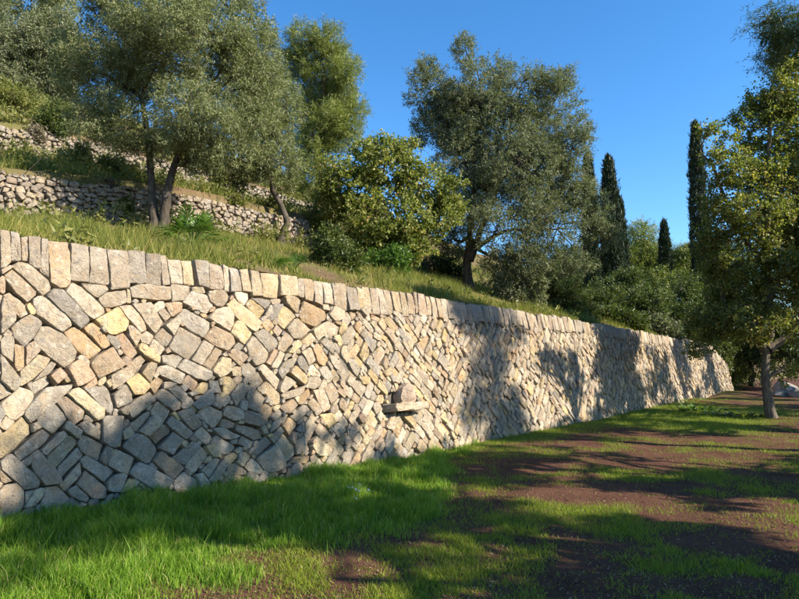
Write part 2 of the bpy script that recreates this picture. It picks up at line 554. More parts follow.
# ------------------------------------------------------------------ dry stone walls
TRACED = '''
c -606,298 -599,299 -597,267 -600,261 -606,257
c -597,298 -589,298 -587,269 -596,268
c -586,295 -581,296 -580,270 -585,270
c -579,296 -567,297 -569,261 -579,267
c -567,297 -560,297 -561,254 -569,260
c -559,297 -538,298 -539,248 -547,243 -559,248
c -537,297 -517,297 -518,254 -538,253
c -516,297 -496,297 -495,254 -516,253
c -494,297 -471,296 -471,252 -493,248
c -470,297 -451,298 -448,262 -453,259 -470,258
c -448,297 -429,297 -428,260 -447,260
c -429,297 -421,298 -417,262 -427,260
c -420,295 -402,297 -399,265 -415,264
c -399,296 -386,298 -382,265 -397,264
c -380,298 -361,298 -358,264 -373,265
c -359,297 -336,296 -337,264 -357,263
c -335,297 -326,295 -327,262 -334,262
c -325,296 -308,296 -306,265 -324,262
c -307,296 -294,298 -289,265 -304,265
c -289,295 -271,296 -269,262 -287,260
c -270,295 -235,297 -240,259 -266,261
c -233,296 -199,298 -201,268 -235,265
c -197,295 -185,296 -188,266 -199,268
c -182,297 -163,298 -167,262 -186,264
c -160,297 -141,296 -147,258 -165,261
c -140,296 -122,296 -124,260 -143,260
c -119,296 -87,298 -92,260 -119,259
s -595,263 -588,268 -581,266 -560,249 -559,241 -565,234
s -576,230 -569,233 -548,224 -537,204 -546,196 -572,214
s -563,233 -557,241 -547,241 -528,226 -517,211 -526,201 -538,210
s -602,253 -595,259 -572,237 -574,232 -583,224 -589,232 -600,240
s -543,241 -535,251 -526,246 -501,224 -501,219 -512,213 -523,218
s -525,252 -499,251 -497,246 -509,237 -523,247
s -507,236 -496,244 -475,249 -472,237 -484,230 -500,226
s -602,231 -596,235 -582,223 -577,214 -585,209 -593,219
s -606,230 -603,230 -593,216 -593,205 -605,192
s -583,221 -578,225 -569,217 -577,212
s -606,250 -602,249 -602,235 -606,230
s -606,256 -598,261 -595,260 -602,253 -606,251
s -595,198 -578,214 -567,205 -568,198 -583,180 -593,189
s -574,188 -567,202 -559,202 -541,191 -531,176 -534,167 -545,159 -560,170 -572,183
s -545,195 -532,203 -503,179 -518,168 -531,177
s -523,201 -514,208 -493,185 -503,179
s -510,212 -486,227 -473,210 -477,201 -494,194
s -519,163 -515,167 -492,181 -480,161 -509,146
s -543,158 -529,167 -513,146 -534,138
s -605,188 -594,189 -592,162 -599,168 -605,173
s -593,182 -585,179 -584,158 -590,155 -593,161
s -582,181 -575,184 -570,176 -584,158
s -588,153 -570,172 -560,167 -567,155 -587,139
s -605,170 -587,143 -593,134 -605,140
s -576,144 -555,166 -548,158 -564,149 -573,138
s -482,229 -470,232 -460,222 -450,204 -456,200 -471,215
s -469,232 -444,236 -429,213 -440,199 -450,211
s -434,225 -427,232 -417,222 -424,215
s -425,237 -403,240 -402,230 -415,222
s -409,220 -397,233 -360,218 -362,210 -373,197 -390,205
s -424,181 -405,209 -377,195 -377,191 -397,168 -407,172
s -426,209 -412,219 -406,216 -416,198
s -440,194 -429,206 -417,196 -427,183
s -447,184 -441,193 -426,181 -433,174
s -475,206 -469,206 -459,197 -465,184 -472,194
s -458,195 -449,202 -442,196 -446,186 -456,188
s -492,192 -479,200 -463,175 -475,165 -478,173
s -462,180 -457,187 -434,171 -436,164 -453,172
s -433,171 -423,175 -406,169 -416,157 -433,164
s -440,158 -428,161 -404,149 -409,138 -442,152
s -412,158 -403,168 -365,153 -363,146 -373,141 -390,146
s -394,167 -373,193 -359,186 -379,161
s -375,162 -353,185 -343,180 -366,155
s -363,153 -347,171 -333,169 -335,153 -352,144
s -369,198 -353,213 -325,203 -321,192 -335,181 -357,189
s -363,222 -351,236 -329,240 -320,231 -327,206
s -481,158 -458,172 -452,166 -466,152 -477,149
s -459,151 -449,164 -442,161 -446,150 -449,140
s -496,148 -481,157 -470,149 -494,134
s -479,141 -465,151 -450,137 -455,128 -471,127
s -450,137 -440,148 -432,143 -443,128
s -407,139 -398,149 -386,139 -393,128
s -391,129 -377,140 -368,138 -371,127 -387,124
s -367,144 -355,140 -351,124 -365,127
s -432,141 -417,138 -424,131 -433,133
s -399,241 -386,257 -364,254 -353,241 -366,228
s -470,252 -456,258 -418,258 -418,242 -441,240 -468,241
s -415,262 -390,264 -390,251 -398,243 -415,240
s -385,261 -368,265 -365,257 -384,253
s -360,259 -335,263 -328,255 -339,240 -363,241
s -318,262 -293,263 -293,255 -304,245 -315,249
s -330,244 -319,255 -276,220 -289,206 -315,224
s -302,246 -293,254 -267,240 -281,226 -296,238
s -285,257 -254,256 -255,252 -266,243
s -268,233 -255,249 -251,245 -263,230
s -262,229 -249,251 -233,251 -247,230 -260,223
s -240,233 -229,253 -208,235 -232,215 -240,222
s -229,263 -216,269 -194,262 -203,239 -224,252
s -198,240 -186,260 -138,249 -138,237 -173,221 -194,229
s -134,242 -119,258 -95,255 -101,239 -120,232
s -224,216 -205,234 -178,216 -200,202 -213,202
s -276,220 -264,229 -254,219 -264,207
s -152,226 -137,232 -111,224 -116,211 -134,208
s -330,208 -318,221 -295,216 -295,203 -308,189
s -305,189 -294,202 -267,179 -278,164 -291,161 -301,174
s -293,205 -272,213 -247,195 -250,187 -264,180 -284,197
s -257,210 -247,221 -237,211 -247,201
s -245,192 -229,211 -214,200 -235,181 -246,185
s -230,179 -207,199 -200,193 -222,178
s -198,198 -177,211 -172,201 -190,189
s -173,215 -152,226 -142,214 -166,199
s -330,179 -323,185 -302,172 -311,165
s -340,176 -334,176 -312,162 -319,159
s -274,165 -253,186 -247,183 -265,161
s -263,159 -245,181 -235,177 -256,155
s -254,153 -234,170 -232,155 -247,141
s -286,158 -278,163 -250,140 -257,127 -274,142
s -331,159 -316,159 -315,147 -330,147
s -313,163 -301,165 -277,140 -288,132 -299,133 -317,151
s -286,132 -275,138 -252,119 -254,106 -262,105
s -253,125 -237,146 -215,137 -234,127 -249,121
s -251,119 -204,130 -218,118 -245,112
s -230,150 -218,160 -195,141 -204,132
s -216,168 -204,175 -194,159 -198,149 -212,159
s -229,168 -210,177 -211,170 -221,159 -230,157
s -203,181 -180,189 -174,168 -187,161
s -179,187 -166,197 -147,171 -155,159 -171,166
s -221,113 -196,126 -192,119 -211,104 -221,105
s -197,139 -176,152 -166,134 -186,125 -198,128
s -172,155 -155,161 -143,143 -162,138
s -161,197 -148,205 -132,188 -139,178
s -146,176 -132,176 -122,157 -123,147 -142,162
s -347,146 -339,147 -326,137 -339,122 -346,128
s -337,122 -321,138 -304,131 -329,108
s -254,102 -230,112 -223,103 -245,89
s -203,104 -191,113 -172,93 -186,85
s -164,125 -146,136 -132,112 -151,101
s -126,208 -112,213 -104,198 -116,191
s -605,121 -587,139 -574,134 -575,128 -586,111 -596,106
s -605,92 -585,110 -578,101 -579,93 -601,73 -605,72
s -585,115 -564,137 -537,140 -542,133 -578,104
s -572,106 -556,122 -542,107 -547,101 -557,92 -567,98
s -553,124 -544,128 -526,112 -526,106 -536,99 -545,110
s -542,131 -533,137 -506,114 -506,105 -513,101
s -526,136 -501,139 -493,114 -496,107 -506,115
s -530,97 -524,103 -510,90 -511,82 -524,89
s -546,96 -543,102 -528,91 -531,84
s -577,101 -572,104 -569,98 -575,95
s -591,77 -567,97 -560,90 -565,84 -586,68
s -568,76 -549,93 -544,88 -564,71
s -562,69 -541,88 -533,81 -556,58
s -553,57 -533,75 -527,67 -550,48
s -551,41 -532,60 -531,49 -546,34
s -578,73 -571,77 -551,48 -551,43 -565,42 -575,57
s -605,68 -596,76 -570,46 -572,41 -583,41 -603,62
s -605,62 -595,51 -605,49
s -605,48 -590,48 -584,38 -586,22 -604,17
s -583,40 -577,39 -583,28
s -584,24 -572,41 -566,39 -568,31 -577,23
s -569,24 -564,40 -554,40 -536,19 -537,13 -565,20
s -535,39 -525,51 -505,30 -504,20 -521,23
s -530,63 -525,67 -497,46 -506,37 -525,53
s -533,81 -528,87 -507,75 -512,60 -529,70
s -507,103 -502,105 -483,104 -489,72 -496,70 -508,79
s -544,35 -535,38 -521,23 -524,19 -537,22
s -504,37 -494,43 -482,41 -490,25 -502,27
s -484,71 -473,85 -459,80 -444,65 -444,60 -456,49
s -499,68 -495,70 -473,58 -480,41 -500,53
s -478,42 -468,53 -451,43 -425,27 -443,15 -471,35
s -451,51 -441,61 -411,39 -427,29
s -441,66 -423,81 -408,72 -425,56
s -423,53 -396,70 -386,61 -410,42
s -453,80 -434,92 -426,87 -426,82 -445,71
s -465,86 -447,103 -437,94 -454,80
s -475,95 -452,109 -451,104 -469,86 -474,88
s -449,110 -441,118 -425,106 -434,94 -448,104
s -430,93 -423,100 -397,78 -409,71
s -417,102 -400,110 -384,87 -397,82
s -387,102 -372,110 -353,100 -354,93 -368,81
s -396,76 -384,86 -368,70 -376,62
s -409,40 -384,61 -373,52 -398,32
s -388,33 -365,50 -361,44 -379,24
s -425,26 -410,35 -394,19 -399,13 -423,15
s -398,29 -389,30 -379,16 -391,13
s -380,21 -356,43 -349,38 -371,16
s -371,64 -363,72 -337,56 -344,46 -356,50
s -367,81 -353,82 -330,68 -339,65 -354,69
s -352,92 -334,86 -338,80 -355,82
s -493,128 -479,139 -469,136 -472,120 -489,113
s -473,118 -452,129 -445,120 -473,101 -477,107
s -490,110 -474,117 -480,105
s -445,124 -434,133 -411,115 -412,109 -420,106
s -429,133 -418,137 -402,124 -406,113
s -395,112 -366,131 -364,113 -390,106
s -490,23 -481,36 -474,34 -476,25
s -476,20 -470,28 -464,23 -465,16
s -351,97 -345,108 -321,102 -322,89 -335,88
s -321,87 -316,101 -282,91 -278,82 -294,78
s -333,77 -330,84 -287,71 -289,63 -304,62
s -333,60 -323,68 -306,59 -313,51
s -311,50 -283,64 -275,55 -303,39
s -323,30 -312,39 -299,29 -291,17 -313,18
s -304,38 -268,51 -254,38 -250,20 -283,16 -297,25
s -265,53 -249,65 -234,48 -232,35 -247,27
s -286,75 -270,82 -263,96 -253,87 -259,77 -277,68
s -275,62 -257,75 -251,68 -268,55
s -253,76 -239,87 -225,77 -239,63
s -236,88 -208,104 -198,94 -226,81
s -227,68 -214,80 -203,71 -213,63
s -193,68 -178,76 -159,54 -161,47 -176,46
s -167,44 -153,49 -132,31 -144,23
s -204,43 -190,56 -162,34 -165,26 -194,29
s -244,25 -232,32 -206,30 -213,21
s -232,52 -214,59 -205,39 -229,35
s -291,99 -278,110 -267,100 -277,88
s -312,105 -295,128 -280,115 -292,97
s -176,86 -150,89 -142,75 -163,65
s -154,65 -135,75 -124,60 -143,50
s -190,123 -164,126 -152,96 -169,90
s -350,23 -347,35 -331,35 -318,20
'''


PALETTE = np.array([
    (0.50, 0.43, 0.335), (0.53, 0.46, 0.36), (0.47, 0.405, 0.32), (0.49, 0.40, 0.31), (0.55, 0.48, 0.34), (0.57, 0.47, 0.29), (0.52, 0.455, 0.36), (0.50, 0.44, 0.35),
    (0.44, 0.40, 0.34), (0.40, 0.37, 0.32), (0.35, 0.33, 0.295), (0.48, 0.43, 0.35), (0.60, 0.54, 0.44), (0.48, 0.36, 0.26), (0.46, 0.41, 0.33), (0.51, 0.43, 0.33), (0.42, 0.335, 0.24), (0.60, 0.48, 0.27), (0.56, 0.46, 0.31), (0.54, 0.40, 0.25)])


class Packer:
    """fits stones together in the face of a wall: every spot belongs to the stone whose outline is nearest"""

    def __init__(self, a, b, h, res=0.0125):
        self.a, self.res = a, res
        self.nu, self.nv = int((b - a) / res), int(h / res)
        self.d = np.full((self.nu, self.nv), 9.0, np.float32)
        self.lab = np.full((self.nu, self.nv), -1, np.int32)
        self.cap = []

    def add(self, poly, cap=False):
        poly = np.asarray(poly, float)
        e = np.roll(poly, -1, 0) - poly
        area = (poly[:, 0] * np.roll(poly[:, 1], -1) - np.roll(poly[:, 0], -1) * poly[:, 1]).sum()
        if area < 0:
            poly = poly[::-1]
            e = np.roll(poly, -1, 0) - poly
        n = np.stack([e[:, 1], -e[:, 0]], 1)
        n /= np.linalg.norm(n, axis=1)[:, None] + 1e-9
        m = 0.030
        lo, hi = poly.min(0) - m, poly.max(0) + m
        i0 = max(0, int((lo[0] - self.a) / self.res))
        i1 = min(self.nu, int((hi[0] - self.a) / self.res) + 1)
        j0 = max(0, int(lo[1] / self.res))
        j1 = min(self.nv, int(hi[1] / self.res) + 1)
        if i1 <= i0 or j1 <= j0:
            return
        u = self.a + (np.arange(i0, i1) + 0.5) * self.res
        v = (np.arange(j0, j1) + 0.5) * self.res
        dd = np.full((i1 - i0, j1 - j0), -9.0)
        for k in range(len(poly)):
            dd = np.maximum(dd, (u[:, None] - poly[k, 0]) * n[k, 0] + (v[None, :] - poly[k, 1]) * n[k, 1])
        sub = self.d[i0:i1, j0:j1]
        sel = (dd < sub) & (dd < m)
        sub[sel] = dd[sel]
        self.lab[i0:i1, j0:j1][sel] = len(self.cap)
        self.cap.append(cap)

    def free(self, pts):
        i = ((pts[:, 0] - self.a) / self.res).astype(int)
        j = (pts[:, 1] / self.res).astype(int)
        ok = (i >= 0) & (i < self.nu) & (j >= 0) & (j < self.nv)
        i = np.clip(i, 0, self.nu - 1)
        j = np.clip(j, 0, self.nv - 1)
        return np.where(ok, self.d[i, j] > 0.0, True)

    def fill(self, stages, angle, topf, r, floor=-0.2):
        g = np.stack(np.meshgrid(np.linspace(-0.9, 0.9, 5), np.linspace(-0.9, 0.9, 4)), -1).reshape(-1, 2)
        for (a0, a1, b0, b1, tries, need) in stages:
            U = r.uniform(self.a, self.a + self.nu * self.res, tries)
            tops = topf(U)
            Vv = r.uniform(0, 1, tries) * tops
            A = r.uniform(a0, a1, tries)
            B = r.uniform(b0, b1, tries)
            TT = angle(U, Vv, r)
            for k in range(tries):
                i = int((U[k] - self.a) / self.res)
                j = int(Vv[k] / self.res)
                if self.d[min(i, self.nu - 1), min(j, self.nv - 1)] < 0.02:
                    continue
                c, s_ = math.cos(TT[k]), math.sin(TT[k])
                loc = g * (A[k], B[k])
                pts = np.stack([U[k] + loc[:, 0] * c - loc[:, 1] * s_, Vv[k] + loc[:, 0] * s_ + loc[:, 1] * c], 1)
                if self.free(pts).mean() < need or pts[:, 1].max() > tops[k] + 0.02:
                    continue
                q = np.array([(-1, -1), (1, -1), (1, 1), (-1, 1)], float) * (A[k], B[k])
                q *= r.uniform(0.78, 1.08, (4, 2))
                if r.random() < 0.3:
                    q = np.insert(q, 2, (A[k] * 1.18, r.uniform(-0.3, 0.3) * B[k]), 0)
                self.add(np.stack([U[k] + q[:, 0] * c - q[:, 1] * s_, Vv[k] + q[:, 0] * s_ + q[:, 1] * c], 1))

    def courses(self, r, lo, hi, topf, sign):
        """diagonal courses: rows of squared stones laid on the slant, leaning one way or the other from patch to patch"""
        for sg in (1, -1):
            th = sg * math.radians(42)
            c, s_ = math.cos(th), math.sin(th)
            # rows in the turned frame p (along the course), q (across)
            q = -40.0
            while q < 40.0:
                b = r.uniform(0.10, 0.175)
                p = -45.0 + r.uniform(0, 0.4)
                # only walk where the row can meet the face
                cand = []
                while p < 45.0:
                    ln = r.uniform(0.15, 0.40) if r.random() < 0.8 else r.uniform(0.10, 0.16)
                    pm, qm = p + ln / 2, q + b / 2
                    u, v = pm * c - qm * s_, pm * s_ + qm * c
                    if lo < u < hi and 0.0 < v < 3.0:
                        cand.append((u, v, ln, b))
                    p += ln
                for (u, v, ln, b_) in cand:
                    if v > float(topf(u)) - 0.02 or sign(u, v) * sg < 0:
                        continue
                    i, j = min(int((u - self.a) / self.res), self.nu - 1), min(int(v / self.res), self.nv - 1)
                    if self.d[i, j] < 0.025:
                        continue
                    t = th + r.normal(0, 0.09)
                    cc, ss = math.cos(t), math.sin(t)
                    A, B = ln / 2 - 0.006, b_ / 2 - 0.006
                    qd = np.array([(-A, -B), (A, -B), (A, B), (-A, B)]) + r.normal(0, 0.014, (4, 2))
                    P = np.stack([u + qd[:, 0] * cc - qd[:, 1] * ss, v + qd[:, 0] * ss + qd[:, 1] * cc], 1)
                    if self.free(0.85 * P + 0.15 * P.mean(0)).mean() < 0.7:
                        continue
                    self.add(P)
                q += b

    def outlines(self, gap, topf, simplify=0.009):
        out = []
        order = np.argsort(self.lab.ravel(), kind='stable')
        labs = self.lab.ravel()[order]
        cuts = np.searchsorted(labs, np.arange(len(self.cap) + 1))
        h = 0.5 * self.res
        for k in range(len(self.cap)):
            idx = order[cuts[k]:cuts[k + 1]]
            if len(idx) < 10:
                continue
            i, j = idx // self.nv, idx % self.nv
            dm = self.d.ravel()[idx]
            core = dm < max(0.011, float(np.quantile(dm, 0.35)))   # not the thin arms between neighbours
            if core.sum() < 8:
                continue
            u = self.a + (i[core] + 0.5) * self.res
            v = (j[core] + 0.5) * self.res
            P = hull(np.stack([u, v], 1))
            if len(P) < 3:
                continue
            c = P.mean(0)
            P = dp_closed(P, simplify)
            if len(P) < 3:
                continue
            e = np.linalg.norm(P - c, axis=1)[:, None]
            P = P + (P - c) / e * (h - gap)
            out.append((P, (float(c[0]), float(c[1])), bool(self.cap[k]), len(idx) * self.res ** 2))
        return out


def hull(P):
    P = P[np.lexsort((P[:, 1], P[:, 0]))]

    def half(Q):
        o = []
        for p in Q:
            while len(o) > 1 and (o[-1][0] - o[-2][0]) * (p[1] - o[-2][1]) - (o[-1][1] - o[-2][1]) * (p[0] - o[-2][0]) <= 1e-9:
                o.pop()
            o.append(p)
        return o[:-1]
    Q = P.tolist()
    return np.array(half(Q) + half(Q[::-1]))


def dp_closed(P, tol):
    n = len(P)
    k0 = int(np.argmax(((P - P.mean(0)) ** 2).sum(1)))
    P = np.roll(P, -k0, 0)
    k1 = int(np.argmax(((P - P[0]) ** 2).sum(1)))

    def dp(a, b):
        if b - a < 2:
            return []
        p, q = P[a], P[b % n]
        e = q - p
        L = np.hypot(*e) + 1e-9
        seg = P[a + 1:b]
        dist = np.abs(e[0] * (seg[:, 1] - p[1]) - e[1] * (seg[:, 0] - p[0])) / L
        m = int(np.argmax(dist))
        if dist[m] < tol:
            return []
        m += a + 1
        return dp(a, m) + [m] + dp(m, b)
    keep = [0] + dp(0, k1) + [k1] + dp(k1, n)
    return P[keep]


def rounded(P, r, step, mx, rough):
    """corners worn off, long edges broken by a few uneven points"""
    n = len(P)
    out = []
    for k in range(n):
        a, p, b = P[k - 1], P[k], P[(k + 1) % n]
        la, lb = np.linalg.norm(a - p), np.linalg.norm(b - p)
        t = r.uniform(0.04, 0.10)
        ka, kb = min(t * la, mx) / (la + 1e-9), min(t * lb, mx) / (lb + 1e-9)
        out.append(p + (a - p) * ka)
        out.append(p + (b - p) * kb)
        if step and lb > step * 1.6:
            m = int(lb / step)
            for q in range(1, m):
                e = (b - p) / lb
                out.append(p + (b - p) * (q / m) + np.array([-e[1], e[0]]) * r.normal(0, rough))
    return np.array(out)


def stone_solid(P, c, r, proud, depth, rings, rel):
    """one stone: outline P in the wall face, cleaved facets in front, sides running back into the wall; returns (u, v, out) rows and faces"""
    n = len(P)
    c = np.asarray(c)
    D = P - c
    size = np.linalg.norm(D, axis=1).mean()
    # the face is broken along a few flat planes
    pl = [(r.normal(0, 0.07, 2), 0.0)]
    for _ in range(r.integers(1, 4)):
        th = r.uniform(0, 2 * math.pi)
        k = r.uniform(0.10, 0.32)
        pl.append((np.array([math.cos(th), math.sin(th)]) * k, size * k * r.uniform(0.25, 0.75)))

    def face(xy):
        return np.min([xy @ t + o for t, o in pl], axis=0)
    rows, F = [], []
    prof = [(0.97, None), (1.0, -0.05 * size - 0.006)] + [(q, h * size) for q, h in rings]
    for k, (q, h) in enumerate(prof):
        xy = c + D * q
        if h is None:
            o = np.full(n, -depth)
        else:
            o = proud + h + face(D * q) + r.normal(0, rel, n)
        rows.append(np.column_stack([xy, o]))
    V = np.concatenate(rows + [np.array([[c[0], c[1], rows[-1][:, 2].mean()]])])
    for k in range(len(prof) - 1):
        a = k * n
        for i in range(n):
            j = (i + 1) % n
            F.append((a + i, a + j, a + n + j, a + n + i))
    a = (len(prof) - 1) * n
    top = len(V) - 1
    for i in range(n):
        F.append((a + i, a + (i + 1) % n, top))
    return V, F


def face_to_world(V):
    """(s, z, out of the face) to world for the main wall with its batter"""
    nz = BATTER / math.hypot(1, BATTER)
    nw = 1 / math.hypot(1, BATTER)
    w = BATTER * V[:, 1] - V[:, 2] * nw
    z = V[:, 1] + V[:, 2] * nz
    x, y = sw(V[:, 0], w)
    return np.column_stack([x, y, z])


def stone_mesh(name, parts, mat):
    """parts: list of (world verts, faces, colour, random) joined into one mesh with the stone colour attribute"""
    vs, fs, cs = [], [], []
    k = 0
    for V, F, c, rn in parts:
        vs.append(V)
        fs += [tuple(i + k for i in f) for f in F]
        cs.append(np.tile([c[0], c[1], c[2], rn], (len(V), 1)))
        k += len(V)
    V = np.concatenate(vs)
    m = bpy.data.meshes.new(name)
    m.from_pydata(V.tolist(), [], fs)
    a = m.attributes.new('stone', 'FLOAT_COLOR', 'POINT')
    a.data.foreach_set('color', np.concatenate(cs).astype(np.float32).ravel())
    m.polygons.foreach_set('use_smooth', np.ones(len(m.polygons), bool))
    m.materials.append(mat)
    return m


def sharpen(m, deg=38):
    m.set_sharp_from_angle(angle=math.radians(deg))


def build_main_wall():
    r = np.random.default_rng(21)
    pk = Packer(WALL_A, WALL_B, 3.2)
    # construction joints and the little niche beside the projecting stone
    for line in TRACED.strip().splitlines():
        h, *pts = line.split()
        poly = [tuple(float(q) / 100 for q in p.split(',')) for p in pts]
        if h == 'c':                                   # the crest is not quite level
            k = r.normal(0, 0.008)
            poly = [(u_, v_ + (k if v_ > 2.75 else 0)) for u_, v_ in poly]
        pk.add(poly, h == 'c')
    caps_lo = min(p for p in [-6.1])
    # capping course of upright stones, beyond and before the traced ones
    for lo, hi in ((WALL_A, -6.12), (-1.15, WALL_B)):
        u = lo
        while u < hi - 0.05:
            wd = min(r.uniform(0.11, 0.30), hi - u)
            t = float(wall_top(u + wd / 2)) + r.normal(0, 0.012)
            hh = r.uniform(0.36, 0.48)
            sl = r.normal(0, 0.02)
            pk.add([(u + 0.008, t), (u + wd - 0.008, t - r.normal(0, 0.012)), (u + wd - 0.008 + sl, t - hh), (u + 0.008 + sl, t - hh + r.normal(0, 0.02))], True)
            u += wd
    seam_ids = []
    for sm in SEAMS:                                   # open joints between building campaigns
        pk.add([(sm - 0.035, 0.0), (sm + 0.035, 0.0), (sm + 0.035, 3.1), (sm - 0.035, 3.1)])
        pk.d[int((sm - 0.06 - pk.a) / pk.res):int((sm + 0.06 - pk.a) / pk.res), :] -= 0.5
        pk.lab[int((sm - 0.035 - pk.a) / pk.res):int((sm + 0.035 - pk.a) / pk.res), :] = len(pk.cap) - 1
        seam_ids.append(len(pk.cap) - 1)
    niche = [(-0.12, 0.96), (0.16, 0.96), (0.16, 1.14), (-0.12, 1.14)]
    pk.add(niche)
    niche_id = len(pk.cap) - 1
    pk.add([(-0.30, 0.78), (0.80, 0.78), (0.80, 0.95), (-0.30, 0.95)])
    slab_id = len(pk.cap) - 1
    pk.add([(0.17, 0.955), (0.60, 0.955), (0.57, 1.20), (0.40, 1.28), (0.22, 1.22)])
    knob_id = len(pk.cap) - 1

    def angle(U, V, rr):
        n = fbm(U * 0.75, V * 0.9 + 0.35 * U, 71, 2)
        base = np.where(n > 0.5, math.radians(43), math.radians(-42))
        k = rr.random(len(U))
        base = np.where(k < 0.10, math.radians(3), np.where(k > 0.93, math.radians(88), base))
        return base + rr.normal(0, math.radians(11), len(U))

    def topf(U):
        return wall_top(U) - 0.40

    def sign(u, v):
        return 1.0 if float(fbm(u * 0.8, v * 0.95 + 0.25 * u, 71, 2)) > 0.5 else -1.0

    pk.courses(r, WALL_A, WALL_B, topf, sign)
    pk.fill([(0.10, 0.17, 0.06, 0.095, 9000, 0.86), (0.06, 0.11, 0.040, 0.060, 36000, 0.78), (0.045, 0.09, 0.020, 0.034, 50000, 0.78),
             (0.028, 0.05, 0.022, 0.036, 60000, 0.72)], angle, topf, r)
    for k in seam_ids + [niche_id, slab_id, knob_id]:
        pk.lab[pk.lab == k] = -1
    outl = pk.outlines(0.0045, wall_top)
    root = empty('retaining_wall', [float(q) for q in sw(0, 0)] + [0.0],
                 'long battered dry stone terrace wall of diagonal stones with an upright capping course', 'stone wall')
    root['kind'] = 'thing'
    R0 = np.array(root.location)
    made = []
    for P, c, cap, area in outl:
        lowz = P[:, 1].max()
        if lowz < 0.0:
            continue
        col = PALETTE[r.integers(len(PALETTE))] * r.uniform(0.62, 1.0) * (1.04, 1.0, 0.93)
        if cap:
            col = (0.6 * col + 0.4 * np.array((0.46, 0.395, 0.31))) * r.uniform(0.82, 1.05)
        # how large it shows from the path
        x, y = sw(c[0], BATTER * c[1])
        dist = float(np.hypot(x, y))
        fc = abs((x * BX + y * BY)) / dist
        made.append([P, c, cap, area, col, area * fc / dist ** 2, dist])
    made.sort(key=lambda q: -q[5] if q[0][:, 0].max() > -6.35 else 0)
    n_part = 298
    rest = []
    for k, (P, c, cap, area, col, vis, dist) in enumerate(made):
        near = k < n_part + 120
        Q = rounded(P, r, 0.055 if near else 0, 0.009, 0.003)
        proud = (r.uniform(0.02, 0.045) if cap else r.normal(0.02, 0.018))
        rings = [(0.972, -0.012), (0.90, 0.0), (0.62, 0.010), (0.30, 0.014)] if near else [(0.90, 0.0)]
        V, F = stone_solid(Q, c, r, proud, r.uniform(0.10, 0.16), rings, 0.0028 if near else 0.004)
        if cap:                                        # capping stones run back over the top of the wall
            back = V[:, 2] <= -0.09
            V[back, 2] = -0.34
        Wv = face_to_world(V)
        rn = r.random()
        if k < n_part:
            m = stone_mesh('stone', [(Wv - Wv.mean(0), F, col, rn)], M_STONE)
            sharpen(m, 42)
            o = bpy.data.objects.new('capstone' if cap else 'stone', m)
            link(o, root)
            o.location = Wv.mean(0) - R0
        else:
            rest.append((Wv - R0, F, col, rn))
    m = stone_mesh('small_stones', rest, M_STONE)
    sharpen(m, 42)
    o = bpy.data.objects.new('small_stones', m)
    link(o, root)
    tag(o, 'many smaller stones of the wall running into the distance', kind='stuff')
    # earth and rubble packed behind the face
    ss = np.arange(WALL_A + 0.05, WALL_B - 0.05, 0.5)
    rows = []
    for z0, off in ((-0.2, 0.12), (1.4, 0.12), (None, 0.12), (None, 0.66)):
        zz = np.full(len(ss), z0) if z0 is not None else wall_top(ss) - 0.07
        w = BATTER * zz + off
        x, y = sw(ss, w)
        rows.append(np.stack([x, y, zz], 1))
    V = np.concatenate(rows)
    n = len(ss)
    F = [(k * n + i, k * n + i + 1, (k + 1) * n + i + 1, (k + 1) * n + i) for k in range(3) for i in range(n - 1)]
    obj_arrays('rubble_core', V - R0, np.array(F), M_GAP, parent=root)
    # niche, projecting slab and rounded stone above it
    def block(P, c, proud, depth, name, col, label, rings=((0.95, -0.03), (0.75, 0.0), (0.4, 0.02))):
        Q = rounded(np.array(P), r, 0.07, 0.03, 0.006)
        V, F = stone_solid(Q, c, r, proud, depth, list(rings), 0.006)
        Wv = face_to_world(V)
        m = stone_mesh(name, [(Wv - Wv.mean(0), F, col, r.random())], M_STONE)
        sharpen(m, 50)
        o = bpy.data.objects.new(name, m)
        link(o, root)
        o.location = Wv.mean(0) - R0
        tag(o, label)
    block([(-0.17, 0.80), (0.30, 0.785), (0.74, 0.80), (0.76, 0.90), (0.72, 0.93), (0.30, 0.925), (-0.17, 0.935), (-0.20, 0.87)], (0.28, 0.865), 0.27, 0.12,
          'stone_slab', (0.50, 0.42, 0.30), 'flat slab of stone jutting out of the wall like a shelf', ((0.99, -0.02), (0.94, 0.0), (0.5, 0.01)))
    block([(0.18, 0.945), (0.58, 0.945), (0.60, 1.10), (0.52, 1.24), (0.36, 1.28), (0.21, 1.20), (0.16, 1.06)], (0.38, 1.10), 0.13, 0.10,
          'rounded_stone', (0.52, 0.40, 0.30), 'rounded stone bulging out above the jutting slab', ((0.92, -0.10), (0.7, 0.10), (0.35, 0.2)))
    print('wall stones', len(made), 'parts', n_part, round(time.time() - T0, 1))


